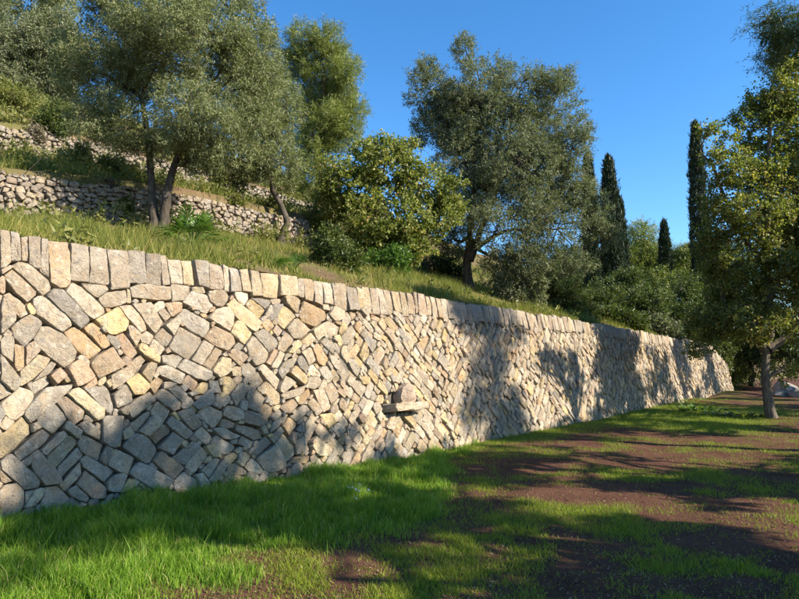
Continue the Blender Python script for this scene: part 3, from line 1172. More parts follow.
def build_rubble_wall(name, a, b, wback, height, label, seed, size):
    """a low rough terrace wall seen from afar"""
    r = np.random.default_rng(seed)
    pk = Packer(a, b, height + 0.25, 0.02)

    def angle(U, V, rr):
        return rr.normal(0, 0.5, len(U))

    def topf(U):
        return height - 0.02 + 0.10 * (vnoise(U * 1.2, U * 0 + seed, seed) - 0.5)
    pk.fill([(size * 0.75, size * 1.1, size * 0.5, size * 0.75, 7000, 0.85), (size * 0.5, size * 0.75, size * 0.35, size * 0.5, 18000, 0.82), (size * 0.3, size * 0.45, size * 0.25, size * 0.35, 22000, 0.8)], angle, topf, r)
    outl = pk.outlines(0.004, topf, 0.02)
    x0, y0 = sw(0.5 * (a + b), wback)
    base = lambda s_: hill_z(s_, np.full(np.shape(s_), wback - 0.25)) - 0.12
    R0 = np.array([float(x0), float(y0), float(base(np.array(0.5 * (a + b))))])
    root = tag(empty(name, R0, label, 'stone wall'), kind='thing')
    parts = []
    for P, c, cap, area in outl:
        Q = rounded(P, r, 0, 0.03, 0)
        V, F = stone_solid(Q, c, r, r.normal(0.02, 0.03), r.uniform(0.12, 0.2), [(0.8, 0.02)], 0.008)
        z = V[:, 1] + base(np.full(len(V), c[0]))
        x, y = sw(V[:, 0], wback + 0.06 * V[:, 1] - V[:, 2])
        col = PALETTE[r.integers(len(PALETTE))] * r.uniform(0.75, 1.05)
        col = 0.78 * (0.5 * col + 0.5 * np.array((0.43, 0.37, 0.31)))
        parts.append((np.column_stack([x, y, z]) - R0, F, col, r.random()))
    m = stone_mesh('stones', parts, M_RUBBLE)
    sharpen(m, 45)
    o = bpy.data.objects.new('stones', m)
    link(o, root)
    tag(o, kind='stuff')
    ss = np.arange(a + 0.05, b, 0.4)
    rows = []
    for zz, off in ((-0.3, 0.07), (height * 0.84, 0.12), (height * 0.84, 0.3)):
        x, y = sw(ss, wback + off)
        rows.append(np.stack([x, y, base(ss) + zz], 1))
    n = len(ss)
    F = [(k * n + i, k * n + i + 1, (k + 1) * n + i + 1, (k + 1) * n + i) for k in range(2) for i in range(n - 1)]
    obj_arrays('rubble_core', np.concatenate(rows) - R0, np.array(F), M_GAP, parent=root)


build_main_wall()
build_rubble_wall('terrace_wall', -11.5, 7.0, W2, H2 + 0.10, 'low rough grey rubble wall behind the olive trunk and the fan palm', 5, 0.09)
build_rubble_wall('terrace_wall', -16.0, 10.5, W3, H3 + 0.10, 'upper rubble wall half hidden by shrubs on the slope above the lower rubble wall', 6, 0.11)

# ------------------------------------------------------------------ trees and shrubs
def unit(v):
    return v / (np.linalg.norm(v, axis=-1, keepdims=True) + 1e-9)


def sprays(r, lobes, nclump, nleaf, clump, ll, lw, up=0.3, spread=0.8, shell=(0.45, 1.0), fold=0.15, out=0.7, flat=0.6, loose=0.12, hollow=0.0, rough=True, broad=False):
    """leaves set along short twigs that fill the outer part of every lobe; returns verts, quads, per-vertex variation, twig feet"""
    lobes = np.asarray(lobes, float)
    if rough:                                         # break every lobe into uneven bunches
        m = 5
        q = unit(r.normal(size=(len(lobes), m, 3)))
        sub = np.repeat(lobes[:, None], m, 1)
        sub[..., :3] += q * sub[..., 3:] * r.uniform(0.6, 1.0, (len(lobes), m, 1))
        sub[..., 3:] *= r.uniform(0.25, 0.5, (len(lobes), m, 1))
        core = lobes.copy()
        core[:, 3:] *= 0.90
        lobes = np.concatenate([core, sub.reshape(-1, 6)])
    wgt = (lobes[:, 3] * lobes[:, 4] * lobes[:, 5]) ** (2 / 3)
    k = r.choice(len(lobes), nclump, p=wgt / wgt.sum())
    dirs = unit(r.normal(size=(nclump, 3)))
    rad = (r.uniform(shell[0] ** 2, shell[1] ** 2, nclump)) ** 0.5
    L = lobes[k]
    C = L[:, :3] + dirs * rad[:, None] * L[:, 3:]
    o = unit(dirs / (L[:, 3:] + 1e-6))
    if hollow:                                        # thin places in the crown
        nz = fbm(C[:, 0] * 1.3 + C[:, 1], C[:, 2] * 1.3 + 5, 91, 2)
        keep = nz > hollow
        C, o, dirs = C[keep], o[keep], dirs[keep]
        nclump = len(C)
    a = unit(o * out + np.array([0, 0, up]) + r.normal(size=(nclump, 3)) * 0.5)
    tint = r.normal(0, 0.14, nclump)
    t = r.uniform(-0.5, 0.5, (nclump, nleaf))
    P = C[:, None] + a[:, None] * (t * clump)[..., None] + r.normal(size=(nclump, nleaf, 3)) * clump * loose
    D = unit(a[:, None] * 0.55 + r.normal(size=(nclump, nleaf, 3)) * spread * 0.6)
    N = unit(r.normal(size=(nclump, nleaf, 3)) * 0.7 + np.array([0, 0, flat]))
    S = unit(np.cross(D, N))
    ln = ll * r.uniform(0.65, 1.2, (nclump, nleaf, 1))
    wd = lw * r.uniform(0.7, 1.2, (nclump, nleaf, 1)) * 0.5
    mid = P + D * ln * 0.45
    tip = P + D * ln - np.array([0, 0, 1.0]) * ln * fold
    n = nclump * nleaf
    c_ = 4 if broad else 3                            # broad leaves are lozenges, narrow ones slim triangles
    if broad:
        V = np.stack([P, mid + S * wd, tip, mid - S * wd], 2).reshape(-1, 3)
    else:
        V = np.stack([P + D * ln * 0.1 + S * wd, tip, P + D * ln * 0.1 - S * wd], 2).reshape(-1, 3)
    F = np.arange(n * c_).reshape(n, c_)
    var = np.clip(0.45 + tint[:, None] + r.normal(0, 0.2, (nclump, nleaf)), 0, 1)
    return V, F, np.repeat(var.ravel(), c_), C


def tube(path, radii, sides=8, r=None, rough=0.0):
    path = np.asarray(path, float)
    radii = np.asarray(radii, float)
    n = len(path)
    tg = unit(np.gradient(path, axis=0))
    ref = np.array([1.0, 0.3, 0.1])
    A = unit(np.cross(tg, ref))
    B = np.cross(tg, A)
    th = np.linspace(0, 2 * math.pi, sides, endpoint=False)
    ring = np.cos(th)[None, :, None] * A[:, None] + np.sin(th)[None, :, None] * B[:, None]
    rr = radii[:, None] * (1 + (r.normal(0, rough, (n, sides)) if r is not None and rough else 0))
    V = (path[:, None] + ring * np.asarray(rr)[..., None]).reshape(-1, 3)
    i = np.arange(n * sides).reshape(n, sides)
    j = np.roll(i, -1, 1)
    F = np.stack([i[:-1].ravel(), j[:-1].ravel(), j[1:].ravel(), i[1:].ravel()], 1)
    return V, F


def curve(pts, n=8, r=None, jit=0.0):
    """smooth path through a few points"""
    pts = np.asarray(pts, float)
    t = np.linspace(0, len(pts) - 1, n)
    out = np.zeros((n, 3))
    P = np.vstack([2 * pts[0] - pts[1], pts, 2 * pts[-1] - pts[-2]])
    for q, tt in enumerate(t):
        k = min(int(tt), len(pts) - 2)
        f = tt - k
        a, b, c, d = P[k], P[k + 1], P[k + 2], P[k + 3]
        out[q] = 0.5 * ((2 * b) + (c - a) * f + (2 * a - 5 * b + 4 * c - d) * f ** 2 + (3 * b - a - 3 * c + d) * f ** 3)
    if r is not None and jit:
        out[1:-1] += r.normal(0, jit, (n - 2, 3))
    return out


def join(parts):
    vs, fs, k = [], [], 0
    for V, F in parts:
        vs.append(V)
        fs.append(F + k)
        k += len(V)
    return np.concatenate(vs), np.concatenate(fs)


def grow_tree(name, label, cat, base, stems, lobes, leaf, mat, bark, seed, trunk_r, group=None, limb_r=0.4, twigs=160, twig_r=0.008):
    """stems: list of paths from the base; every lobe gets a limb, every few sprays a twig"""
    r = np.random.default_rng(seed)
    base = np.asarray(base, float)
    root = empty(name, base, label, cat, group)
    V, F, var, C = sprays(r, lobes, **leaf)
    cr = obj_arrays('crown', V - base, F, mat, parent=root, var=var)
    wood = []
    ends = []
    for path, r0, r1 in stems:
        p = curve(path, 12, r, 0.012)
        rad = np.linspace(r0, r1, 12)
        rad[0] *= 1.45
        rad[1] *= 1.15
        wood.append(tube(p, rad, 10, r, 0.07))
        ends.append((p, rad))
    lob = np.asarray(lobes)
    nodes = []
    for L in lob:
        c = L[:3]
        best = None
        for p, rad in ends:
            q = p[6:]
            dd = np.linalg.norm(q - c, axis=1) + 0.6 * np.maximum(q[:, 2] - c[2], 0)
            k = int(np.argmin(dd))
            if best is None or dd[k] < best[0]:
                best = (dd[k], q[k], rad[6 + k])
        _, s0, rr = best
        mid = 0.5 * (s0 + c) + np.array([0, 0, -0.10 * np.linalg.norm(c - s0)]) + r.normal(0, 0.10, 3) * np.linalg.norm(c - s0)
        tipp = c + (c - s0) * 0.08
        p = curve([s0, mid, c, tipp], 10, r, 0.03)
        rad = np.linspace(rr * limb_r * 1.6, 0.012, 10)
        wood.append(tube(p, rad, 6, r, 0.08))
        nodes.append(p[3:])
    nodes = np.concatenate(nodes)
    pick = r.choice(len(C), min(twigs, len(C)), replace=False)
    for k in pick:
        c = C[k]
        j = int(np.argmin(((nodes - c) ** 2).sum(1)))
        s0 = nodes[j]
        mid = 0.5 * (s0 + c) + r.normal(0, 0.08, 3) * np.linalg.norm(c - s0)
        wood.append(tube(curve([s0, mid, c], 5), np.linspace(twig_r * 2, twig_r * 0.5, 5), 4))
    V, F = join(wood)
    obj_arrays('trunk', V - base, F, bark, parent=root, smooth_shade=True)
    return root


def bush(name, label, cat, lst, depth, leaf, mat, seed, group=None, bark=None, ground=None):
    """a shrub: leaves on many stems that rise from one foot"""
    r = np.random.default_rng(seed)
    if ground is None:                                # stand it where its foot meets the slope
        px = sum(q[0] for q in lst) / len(lst)
        py = max(q[1] + 0.9 * q[3] for q in lst)
        for d_ in np.arange(9.5, 60, 0.2):
            p_ = at(px, py, d_)
            s, w = to_sw(p_[0], p_[1])
            if w > 0.9 and p_[2] < float(hill_z(s, w)):
                if abs(d_ - depth) < 9:
                    depth = d_
                break
    for _ in range(60):
        p_ = at(lst[0][0], lst[0][1], depth)
        if to_sw(p_[0], p_[1])[1] > 1.0:
            break
        depth += 0.3
    lobes = lobes_at(lst, depth)
    extra = []
    for q in lobes:                                   # foliage down to the ground
        s, w = to_sw(q[0], q[1])
        gz = float(hill_z(s, w))
        z = q[2]
        while z - q[5] * 0.6 > gz + 0.15 and len(extra) < 12:
            z -= q[5] * 0.9
            extra.append((q[0], q[1], z, q[3] * 0.95, q[4] * 0.95, q[5]))
    if extra:
        leaf = dict(leaf)
        leaf['nclump'] = int(leaf['nclump'] * (1 + 0.6 * len(extra) / len(lobes)))
        lobes = np.vstack([lobes, np.array(extra)])
    c = lobes[:, :3].mean(0)
    s, w = to_sw(c[0], c[1])
    gz = float(hill_z(s, w))
    base = np.array([c[0], c[1], gz - 0.03])
    root = empty(name, base, label, cat, group)
    V, F, var, C = sprays(r, lobes, **leaf)
    obj_arrays('foliage', V - base, F, mat, parent=root, var=var)
    wood = []
    for k in r.choice(len(C), min(26, len(C)), replace=False):
        q = C[k]
        f = base + r.normal(0, 0.06, 3) * (1, 1, 0)
        m = 0.5 * (f + q) + r.normal(0, 0.1, 3) * np.linalg.norm(q - f) + np.array([0, 0, 0.1])
        wood.append(tube(curve([f, m, q], 6), np.linspace(0.03, 0.006, 6), 5))
    V, F = join(wood)
    obj_arrays('stem', V - base, F, bark or M_BARK, parent=root, smooth_shade=True)
    return root


def bunches(r, lobes, m, size):
    """many small separate leaf bunches inside a few big crown lobes, with daylight between them"""
    lobes = np.asarray(lobes, float)
    k = r.choice(len(lobes), m, p=lobes[:, 3] * lobes[:, 4] / (lobes[:, 3] * lobes[:, 4]).sum())
    q = lobes[k].copy()
    q[:, :3] += unit(r.normal(size=(m, 3))) * q[:, 3:] * r.uniform(0.2, 1.0, (m, 1))
    sz = r.uniform(0.55, 1.25, m) * size
    q[:, 3:] = np.stack([sz * r.uniform(0.9, 1.5, m), sz * r.uniform(0.9, 1.5, m), sz * 0.6], 1)
    return q


def L(nclump, nleaf, clump, ll, lw, **k):
    return dict(nclump=nclump, nleaf=nleaf, clump=clump, ll=ll, lw=lw, **k)


# --- big olive at the left, two leaning stems from one foot
b = hill_under(150, 12.2)
K = 12.2 / FPX


def off(base, dx, dz, dy=0.0, k=K):
    return base + np.array([dx * k, dy, dz * k])


lob = lobes_at([(175, 62, 62, 58, 0), (100, 72, 52, 45, 0.2), (232, 82, 52, 58, 0.3), (128, 128, 52, 26, -0.3), (205, 132, 50, 38, -0.4),
                (262, 62, 30, 50, 0.6), (150, 8, 66, 40, 0.4), (230, 16, 44, 40, 0.6), (72, 62, 26, 40, 0.6), (185, 110, 40, 34, -0.9), (118, 30, 40, 36, 0.5),
                (170, -45, 70, 40, 0.6), (165, 60, 55, 60, 1.4), (152, 148, 34, 14, -0.2), (195, 158, 36, 16, -0.2), (110, 112, 40, 24, -0.2), (245, 130, 40, 36, 0.2), (200, 40, 60, 50, -0.5)], 12.2)
grow_tree('olive_tree', 'large grey green olive tree with two leaning stems at the left, behind the wall', 'olive tree', b,
          [([off(b, 0, -4), off(b, -2, 22), off(b, -5, 45), off(b, -12, 95, 0.1), off(b, -25, 150, 0.2)], 0.115, 0.045),
           ([off(b, 6, -4), off(b, 10, 20), off(b, 14, 48, -0.1), off(b, 24, 90, 0), off(b, 40, 150, 0.2)], 0.12, 0.045)],
          lob, L(9600, 26, 0.25, 0.075, 0.0215, hollow=0.23), M_OLIVE, M_BARK, 101, 0.15, twigs=260)

# --- second olive standing on the rubble wall
b = hill_under(277, 16.2)
K2 = 16.2 / FPX
lob = lobes_at([(262, 120, 40, 44, 0), (240, 160, 34, 30, -0.2), (280, 165, 28, 26, -0.3), (285, 110, 24, 40, 0.3), (225, 178, 28, 18, 0), (255, 85, 36, 30, 0.4), (210, 150, 26, 24, 0.3)], 16.2)
grow_tree('olive_tree', 'smaller olive tree with a slanting dark trunk on the low rubble wall', 'olive tree', b,
          [([off(b, 0, -5, 0, K2), off(b, 5, 14, 0, K2), off(b, 8, 26, 0, K2), off(b, -8, 60, 0, K2), off(b, -16, 110, 0, K2)], 0.115, 0.05)],
          lob, L(2900, 24, 0.30, 0.095, 0.026, hollow=0.22), M_OLIVE, M_BARK, 102, 0.15, twigs=120)

# --- pine rising behind it
b = hill_under(318, 27.0)
K3 = 27.0 / FPX
lob = lobes_at([(300, 40, 16, 22, 0), (326, 42, 20, 22, 0), (346, 72, 20, 20, -0.5), (318, 80, 26, 20, 0.5), (352, 108, 18, 16, 0), (330, 118, 24, 18, -0.5), (300, 110, 24, 24, 0.5),
                (340, 140, 24, 14, 0), (310, 150, 28, 20, 0), (285, 70, 16, 26, 0.6), (312, 180, 30, 22, 0), (335, 58, 18, 18, 0.3), (310, 60, 20, 20, 0.3), (340, 95, 20, 18, 0.4), (322, 102, 26, 22, 0.8), (345, 125, 20, 14, 0), (318, 135, 28, 20, 0.6)], 27.0)
grow_tree('pine_tree', 'tall soft light green pine rising between the two olive trees', 'pine tree', b,
          [([off(b, 0, -5, 0, K3), off(b, -2, 60, 0, K3), off(b, 2, 130, 0, K3), off(b, 6, 190, 0, K3)], 0.2, 0.03)],
          lob, L(3600, 28, 0.50, 0.22, 0.025, rough=False, up=0.6, spread=0.6, out=0.5, shell=(0.3, 1.0), flat=0.1), M_PINE, M_BARK_RED, 103, 0.2, twigs=120)

# --- tree turning yellow
b = hill_under(388, 17.0)
K4 = 17.0 / FPX
lob = lobes_at([(385, 166, 40, 30, 0), (350, 188, 38, 28, 0), (425, 186, 36, 26, 0), (388, 216, 52, 30, -0.4), (330, 205, 22, 18, 0.2), (442, 212, 24, 22, 0.1), (365, 235, 36, 24, -0.2), (415, 240, 32, 22, 0), (365, 150, 18, 14, 0.3), (402, 148, 14, 10, 0)], 17.0)
grow_tree('fig_tree', 'broad tree with yellowing leaves between the olive trees', 'tree', b,
          [([off(b, 0, -5, 0, K4), off(b, -3, 25, 0, K4), off(b, -8, 60, 0, K4), off(b, -14, 100, 0, K4)], 0.10, 0.04),
           ([off(b, 3, -5, 0, K4), off(b, 10, 25, 0, K4), off(b, 22, 55, 0, K4), off(b, 35, 90, 0, K4)], 0.09, 0.04)],
          lob, L(3000, 15, 0.28, 0.095, 0.062, hollow=0.22, spread=1.0, broad=True), M_YELLOW, M_BARK, 104, 0.1, twigs=150)

# --- big olive in the middle
b = hill_under(470, 19.5)
K5 = 19.5 / FPX
lob = lobes_at([(428, 88, 30, 34, 0), (466, 52, 16, 24, 0), (478, 105, 36, 38, -0.3), (520, 92, 34, 38, 0), (556, 98, 34, 34, 0.2), (568, 148, 28, 34, 0), (520, 165, 46, 42, -0.8), (458, 165, 30, 42, -0.2),
                (590, 228, 22, 20, 0), (552, 225, 40, 36, -0.6), (496, 232, 40, 32, -0.9), (526, 262, 30, 16, -0.8), (430, 128, 22, 26, 0.5), (496, 70, 18, 20, 0.4), (585, 195, 18, 24, 0.2), (540, 130, 40, 40, 1.2), (470, 130, 36, 40, 1.2), (608, 238, 14, 12, 0), (600, 212, 14, 14, 0.2), (566, 190, 30, 30, 0.4), (470, 215, 28, 22, -0.3), (452, 240, 20, 16, 0.2), (500, 262, 24, 14, -0.4), (575, 262, 24, 16, -0.2), (545, 255, 26, 22, -0.5), (500, 130, 44, 44, 0.4), (450, 110, 30, 34, 0.3), (505, 192, 44, 34, 0.3), (540, 200, 40, 34, 0.5), (470, 180, 30, 34, 0.5), (545, 160, 34, 34, 0.6)], 19.5)
grow_tree('olive_tree', 'tall grey olive tree at the middle with its crown against the sky', 'olive tree', b,
          [([off(b, 0, -6, 0, K5), off(b, -2, 20, 0, K5), off(b, 0, 45, 0, K5), off(b, 5, 95, 0, K5), off(b, 8, 180, 0, K5)], 0.17, 0.05),
           ([off(b, 0, 30, 0, K5), off(b, 16, 70, 0, K5), off(b, 32, 110, 0, K5), off(b, 60, 170, 0, K5)], 0.11, 0.05),
           ([off(b, 2, 40, 0, K5), off(b, 40, 60, 0, K5), off(b, 90, 62, 0, K5)], 0.08, 0.03)],
          lob, L(9800, 24, 0.34, 0.105, 0.031, hollow=0.22), M_OLIVE2, M_BARK, 105, 0.17, twigs=300, twig_r=0.010)


# --- cypresses
def cypress(label, px, top, depth, half, seed, base_py=None, group=None):
    r = np.random.default_rng(seed)
    base = hill_under(px, depth)
    tp = at(px, top, depth)
    k = depth / FPX
    hgt = tp[2] - base[2]
    root = empty('cypress_tree', base, label, 'cypress tree', group)
    n = 1900
    nl = 10
    t = r.uniform(0.02, 1, n) ** 0.9
    prof = np.interp(t, [0, 0.08, 0.3, 0.6, 0.85, 0.97, 1], [0.6, 0.9, 1.0, 0.86, 0.55, 0.22, 0.03]) * half * k
    th = r.uniform(0, 2 * math.pi, n)
    lump = 0.62 + 0.45 * vnoise(th * 1.6 + seed, t * 14, seed) + 0.22 * vnoise(th * 3.1 + seed, t * 40, seed + 3)
    rad = prof * np.sqrt(r.uniform(0.35, 1.0, n)) * lump
    C = np.stack([rad * np.cos(th), rad * np.sin(th), t * hgt], 1)
    a = unit(np.stack([np.cos(th) * 0.35, np.sin(th) * 0.35, np.ones(n)], 1) + r.normal(0, 0.12, (n, 3)))
    ln = hgt * 0.014 + 0.14
    P = C[:, None] + r.normal(0, 1, (n, nl, 3)) * (0.09, 0.09, 0.14)
    D = unit(a[:, None] + r.normal(0, 0.22, (n, nl, 3)))
    S = unit(np.cross(D, r.normal(size=(n, nl, 3))))
    l_ = ln * r.uniform(0.5, 1.1, (n, nl, 1))
    wd = 0.042 * r.uniform(0.7, 1.3, (n, nl, 1))
    V = np.stack([P + S * wd, P + D * l_, P - S * wd], 2).reshape(-1, 3)
    F = np.arange(n * nl * 3).reshape(-1, 3)
    var = np.repeat(np.clip(r.normal(0.45, 0.22, n * nl), 0, 1), 3)
    obj_arrays('crown', V, F, M_CYP, parent=root, var=var)
    V, F = tube(np.array([[0, 0, -0.2], [0, 0, hgt * 0.3], [0, 0, hgt * 0.93]]), [0.22, 0.16, 0.03], 8)
    obj_arrays('trunk', V, F, M_BARK_RED, parent=root, smooth_shade=True)


G = 'cypresses on the slope'
cypress('tall dark cypress standing clear against the sky right of the middle olive tree', 615, 158, 44, 12, 201, group=G)
cypress('slim dark cypress with its tip showing behind the edge of the middle olive crown', 594, 156, 40, 7, 202, group=G)
cypress('lower dark cypress leaning on the first tall one, right against it', 624, 200, 45, 8, 203, group=G)
cypress('small dark pointed cypress in front of the light green pines', 669, 222, 58, 7, 204, group=G)
cypress('tallest dark cypress beside the oak crown at the right', 706, 124, 50, 11, 205, group=G)

# --- pines and wood behind
def pine(label, lst, depth, seed, mat, px, n=900, group='pines on the far slope'):
    b = hill_under(px, depth)
    k = depth / FPX
    lob = lobes_at(lst, depth)
    top = lob[:, 2].max()
    grow_tree('pine_tree', label, 'pine tree', b, [([b - (0, 0, 0.3), b + (0, 0, (top - b[2]) * 0.4), b + (0.2, 0, (top - b[2]) * 0.7), b + (0.1, 0, (top - b[2]) * 0.95)], 0.2, 0.05)],
              lob, L(n, 18, 0.9, 0.46, 0.065, rough=False, up=0.5, spread=0.7, shell=(0.3, 1.0), flat=0.2), mat, M_BARK_RED, seed, 0.2, group=group, twigs=40, twig_r=0.014)


pine('light green pine with a rounded top behind the cypresses', [(640, 236, 18, 15, 0), (626, 258, 20, 18, 0), (656, 256, 20, 17, 0), (672, 262, 14, 14, 0), (640, 282, 28, 22, 0), (645, 262, 18, 20, 0)], 64, 211, M_PINE, 640, 1900)
pine('light green pine crown between the small cypress and the tallest one', [(688, 256, 16, 12, 0), (682, 276, 20, 18, 0), (698, 282, 18, 18, 0)], 62, 212, M_PINE, 688, 1500)
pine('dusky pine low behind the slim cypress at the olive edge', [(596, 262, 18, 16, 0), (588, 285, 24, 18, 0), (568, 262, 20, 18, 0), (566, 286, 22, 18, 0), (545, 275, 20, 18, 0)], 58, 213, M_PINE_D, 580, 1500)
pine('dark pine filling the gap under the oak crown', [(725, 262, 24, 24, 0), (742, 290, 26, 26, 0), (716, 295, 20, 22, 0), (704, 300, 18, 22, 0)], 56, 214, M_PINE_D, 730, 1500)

# --- evergreen wood at the right behind the oak
for i, (lst, dep, px, lab) in enumerate([
        ([(735, 345, 26, 24, 0), (762, 335, 30, 30, 0), (750, 365, 30, 22, 0), (728, 372, 16, 14, 0)], 41, 748, 'dark evergreen thicket where the stone wall ends'),
        ([(795, 300, 40, 50, 0), (785, 355, 36, 26, 0), (820, 345, 40, 40, 0)], 38, 800, 'dark evergreen oak behind the slender oak trunk at the far right'),
        ([(775, 235, 36, 40, 0), (800, 190, 40, 45, 0), (830, 240, 40, 60, 0)], 46, 800, 'tall shaded evergreen oak rising behind the crown at the right edge')]):
    x = (px - 399.5) / FPX * dep
    s_, w_ = to_sw(x, dep)
    gz = float(hill_z(s_, w_)) if w_ > 0.5 else float(low_z(x, dep))
    b = np.array([x, dep, gz])
    lob = lobes_at(lst, dep)
    grow_tree('evergreen_oak', lab, 'tree', b, [([b - (0, 0, 0.3), b + (0.1, 0, 1.0), b + (0, 0.1, 2.2), b + (0.1, 0, 3.5)], 0.2, 0.08)],
              lob, L(1500, 16, 0.6, 0.17, 0.095, hollow=0.2), M_BUSH, M_BARK, 220 + i, 0.2, group='evergreen wood beyond the wall', twigs=60)

# --- oak at the right, in front of the wall
OAKD = 18.6
b = np.array([(765 - 399.5) / FPX * OAKD * 1.0, OAKD, 0.0])
b[2] = float(low_z(b[0], b[1]))
KO = OAKD / FPX
lob = lobes_at([(735, 172, 26, 28, 0), (768, 135, 30, 32, 0.3), (790, 92, 22, 28, 0.2), (758, 212, 38, 36, -0.4), (742, 262, 34, 30, 0), (782, 280, 32, 40, -0.5), (758, 322, 40, 22, -0.8), (718, 160, 16, 14, -0.2),
                (795, 185, 36, 50, 0.4), (728, 325, 30, 18, -0.2), (722, 292, 22, 20, 0.2), (707, 130, 12, 8, -0.2), (785, 372, 12, 12, 0.2), (830, 240, 40, 60, 0), (840, 150, 36, 44, 0.5), (820, 320, 34, 26, 0.3), (785, 55, 16, 14, 0.4), (725, 225, 22, 22, 0), (770, 95, 24, 22, 0.3), (798, 50, 22, 22, 0.3), (745, 128, 20, 18, 0.2), (800, 130, 30, 30, 0.2), (722, 190, 22, 20, 0.2), (712, 258, 20, 24, 0.4), (705, 318, 18, 20, 0.3), (770, 180, 34, 30, 0.6), (775, 250, 40, 40, 1.0), (745, 300, 40, 34, 1.0), (800, 240, 30, 40, 0.6), (700, 345, 14, 10, 0), (792, 72, 22, 22, 0.2), (760, 108, 22, 18, 0.2), (798, 110, 26, 26, 0.4), (735, 145, 18, 16, 0), (715, 205, 18, 18, 0.2), (708, 235, 16, 18, 0.2)], OAKD)
grow_tree('oak_tree', 'oak with yellow green leaves and a bowed slender trunk on the lower ground', 'oak tree', b,
          [([off(b, 2, -8, 0, KO), off(b, -1, 12, 0, KO), off(b, -3, 40, 0, KO), off(b, 0, 66, 0, KO), off(b, 6, 88, 0, KO), off(b, 8, 150, 0, KO), off(b, 14, 250, 0, KO), off(b, 20, 300, 0, KO)], 0.155, 0.05),
           ([off(b, 0, 66, 0, KO), off(b, -16, 92, 0.1, KO), off(b, -34, 110, 0.2, KO), off(b, -40, 150, 0.2, KO)], 0.10, 0.04),
           ([off(b, 2, 68, 0, KO), off(b, 24, 84, -0.1, KO), off(b, 48, 120, 0, KO), off(b, 66, 170, 0, KO)], 0.12, 0.04),
           ([off(b, 0, 40, 0, KO), off(b, 9, 45, 0, KO), off(b, 18, 50, 0, KO)], 0.06, 0.03),
           ([off(b, 8, 150, 0, KO), off(b, -20, 190, 0, KO), off(b, -40, 250, 0, KO), off(b, -55, 272, 0, KO)], 0.09, 0.02)],
          lob, L(7200, 18, 0.34, 0.094, 0.061, hollow=0.29, spread=1.0, broad=True), M_OAK, M_BARK_OAK, 106, 0.2, twigs=320, twig_r=0.009)

# --- trees that stand just outside the picture at the right and shade the ground and the wall
b = np.array([9.9, 10.6, float(low_z(9.9, 10.6))])
lob = np.array([(7.6, 10.7, 7.75, 0.9, 0.8, 0.5), (7.1, 10.8, 8.1, 0.6, 0.6, 0.3), (8.5, 10.6, 7.2, 0.9, 0.9, 0.5), (9.2, 10.4, 5.6, 1.2, 1.1, 0.6), (10.2, 11.0, 7.4, 1.4, 1.3, 0.8), (11.2, 10.4, 5.6, 1.3, 1.2, 0.7), (9.9, 10.2, 8.6, 1.3, 1.2, 0.8),
                (8.9, 11.2, 4.4, 0.9, 0.9, 0.45), (10.8, 11.0, 4.2, 1.1, 1.0, 0.45)])
grow_tree('pine_tree', 'dusky pine whose bough hangs into the top right corner of the sky', 'pine tree', b,
          [([b - (0, 0, 0.2), b + (0.1, 0, 2.5), b + (-0.1, 0.1, 5.5), b + (0, 0, 9.2)], 0.24, 0.06)],
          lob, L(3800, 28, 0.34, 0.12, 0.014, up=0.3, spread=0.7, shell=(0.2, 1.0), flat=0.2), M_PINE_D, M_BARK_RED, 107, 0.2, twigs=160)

b = np.array([9.4, 2.5, float(low_z(9.4, 2.5))])
lob = np.array([(0, -3.0, 0.5, 0, 0, 0)]) + np.array([(9.0, 5.6, 7.0, 1.8, 1.3, 0.9), (8.4, 4.3, 6.2, 1.6, 1.0, 0.8), (10.6, 5.0, 5.6, 1.6, 1.3, 1.1), (9.4, 6.9, 7.1, 1.3, 0.8, 0.8), (8.2, 5.8, 4.9, 1.5, 1.2, 0.8), (9.8, 4.0, 4.6, 1.6, 1.1, 0.8),
                (9.4, 7.0, 5.3, 1.1, 0.8, 0.7), (7.6, 3.2, 4.0, 1.2, 1.0, 0.6), (8.4, 5.2, 3.4, 1.4, 1.2, 0.6), (9.0, 6.4, 3.7, 1.1, 0.8, 0.5), (9.2, 3.9, 7.1, 1.0, 0.6, 0.5), (9.4, 5.2, 7.9, 0.9, 0.7, 0.4), (9.0, 7.4, 6.2, 0.8, 0.5, 0.5), (9.2, 3.9, 7.7, 1.2, 0.8, 0.6), (9.3, 3.3, 7.3, 1.1, 0.6, 0.5), (9.6, 4.5, 6.9, 1.2, 0.8, 0.6), (9.2, 6.1, 7.3, 1.1, 0.7, 0.7), (9.0, 4.9, 7.5, 1.2, 0.8, 0.6), (9.0, 8.2, 6.0, 0.9, 0.6, 0.6), (9.2, 8.7, 5.4, 0.8, 0.5, 0.5), (9.2, 2.9, 7.0, 1.0, 0.5, 0.5)])
grow_tree('oak_tree', 'spreading oak beside the path that shades the near grass', 'oak tree', b,
          [([b - (0, 0, 0.2), b + (0.1, 0, 1.5), b + (0, 0.1, 3.2), b + (-0.2, 0, 6.4)], 0.26, 0.08), ([b + (0, 0, 2.2), b + (-0.8, -0.5, 3.6), b + (-1.6, -1.2, 5.2)], 0.13, 0.05)],
          bunches(np.random.default_rng(181), lob, 190, 0.26), L(3200, 16, 0.30, 0.10, 0.06, rough=False), M_OAK, M_BARK, 108, 0.26, twigs=120)
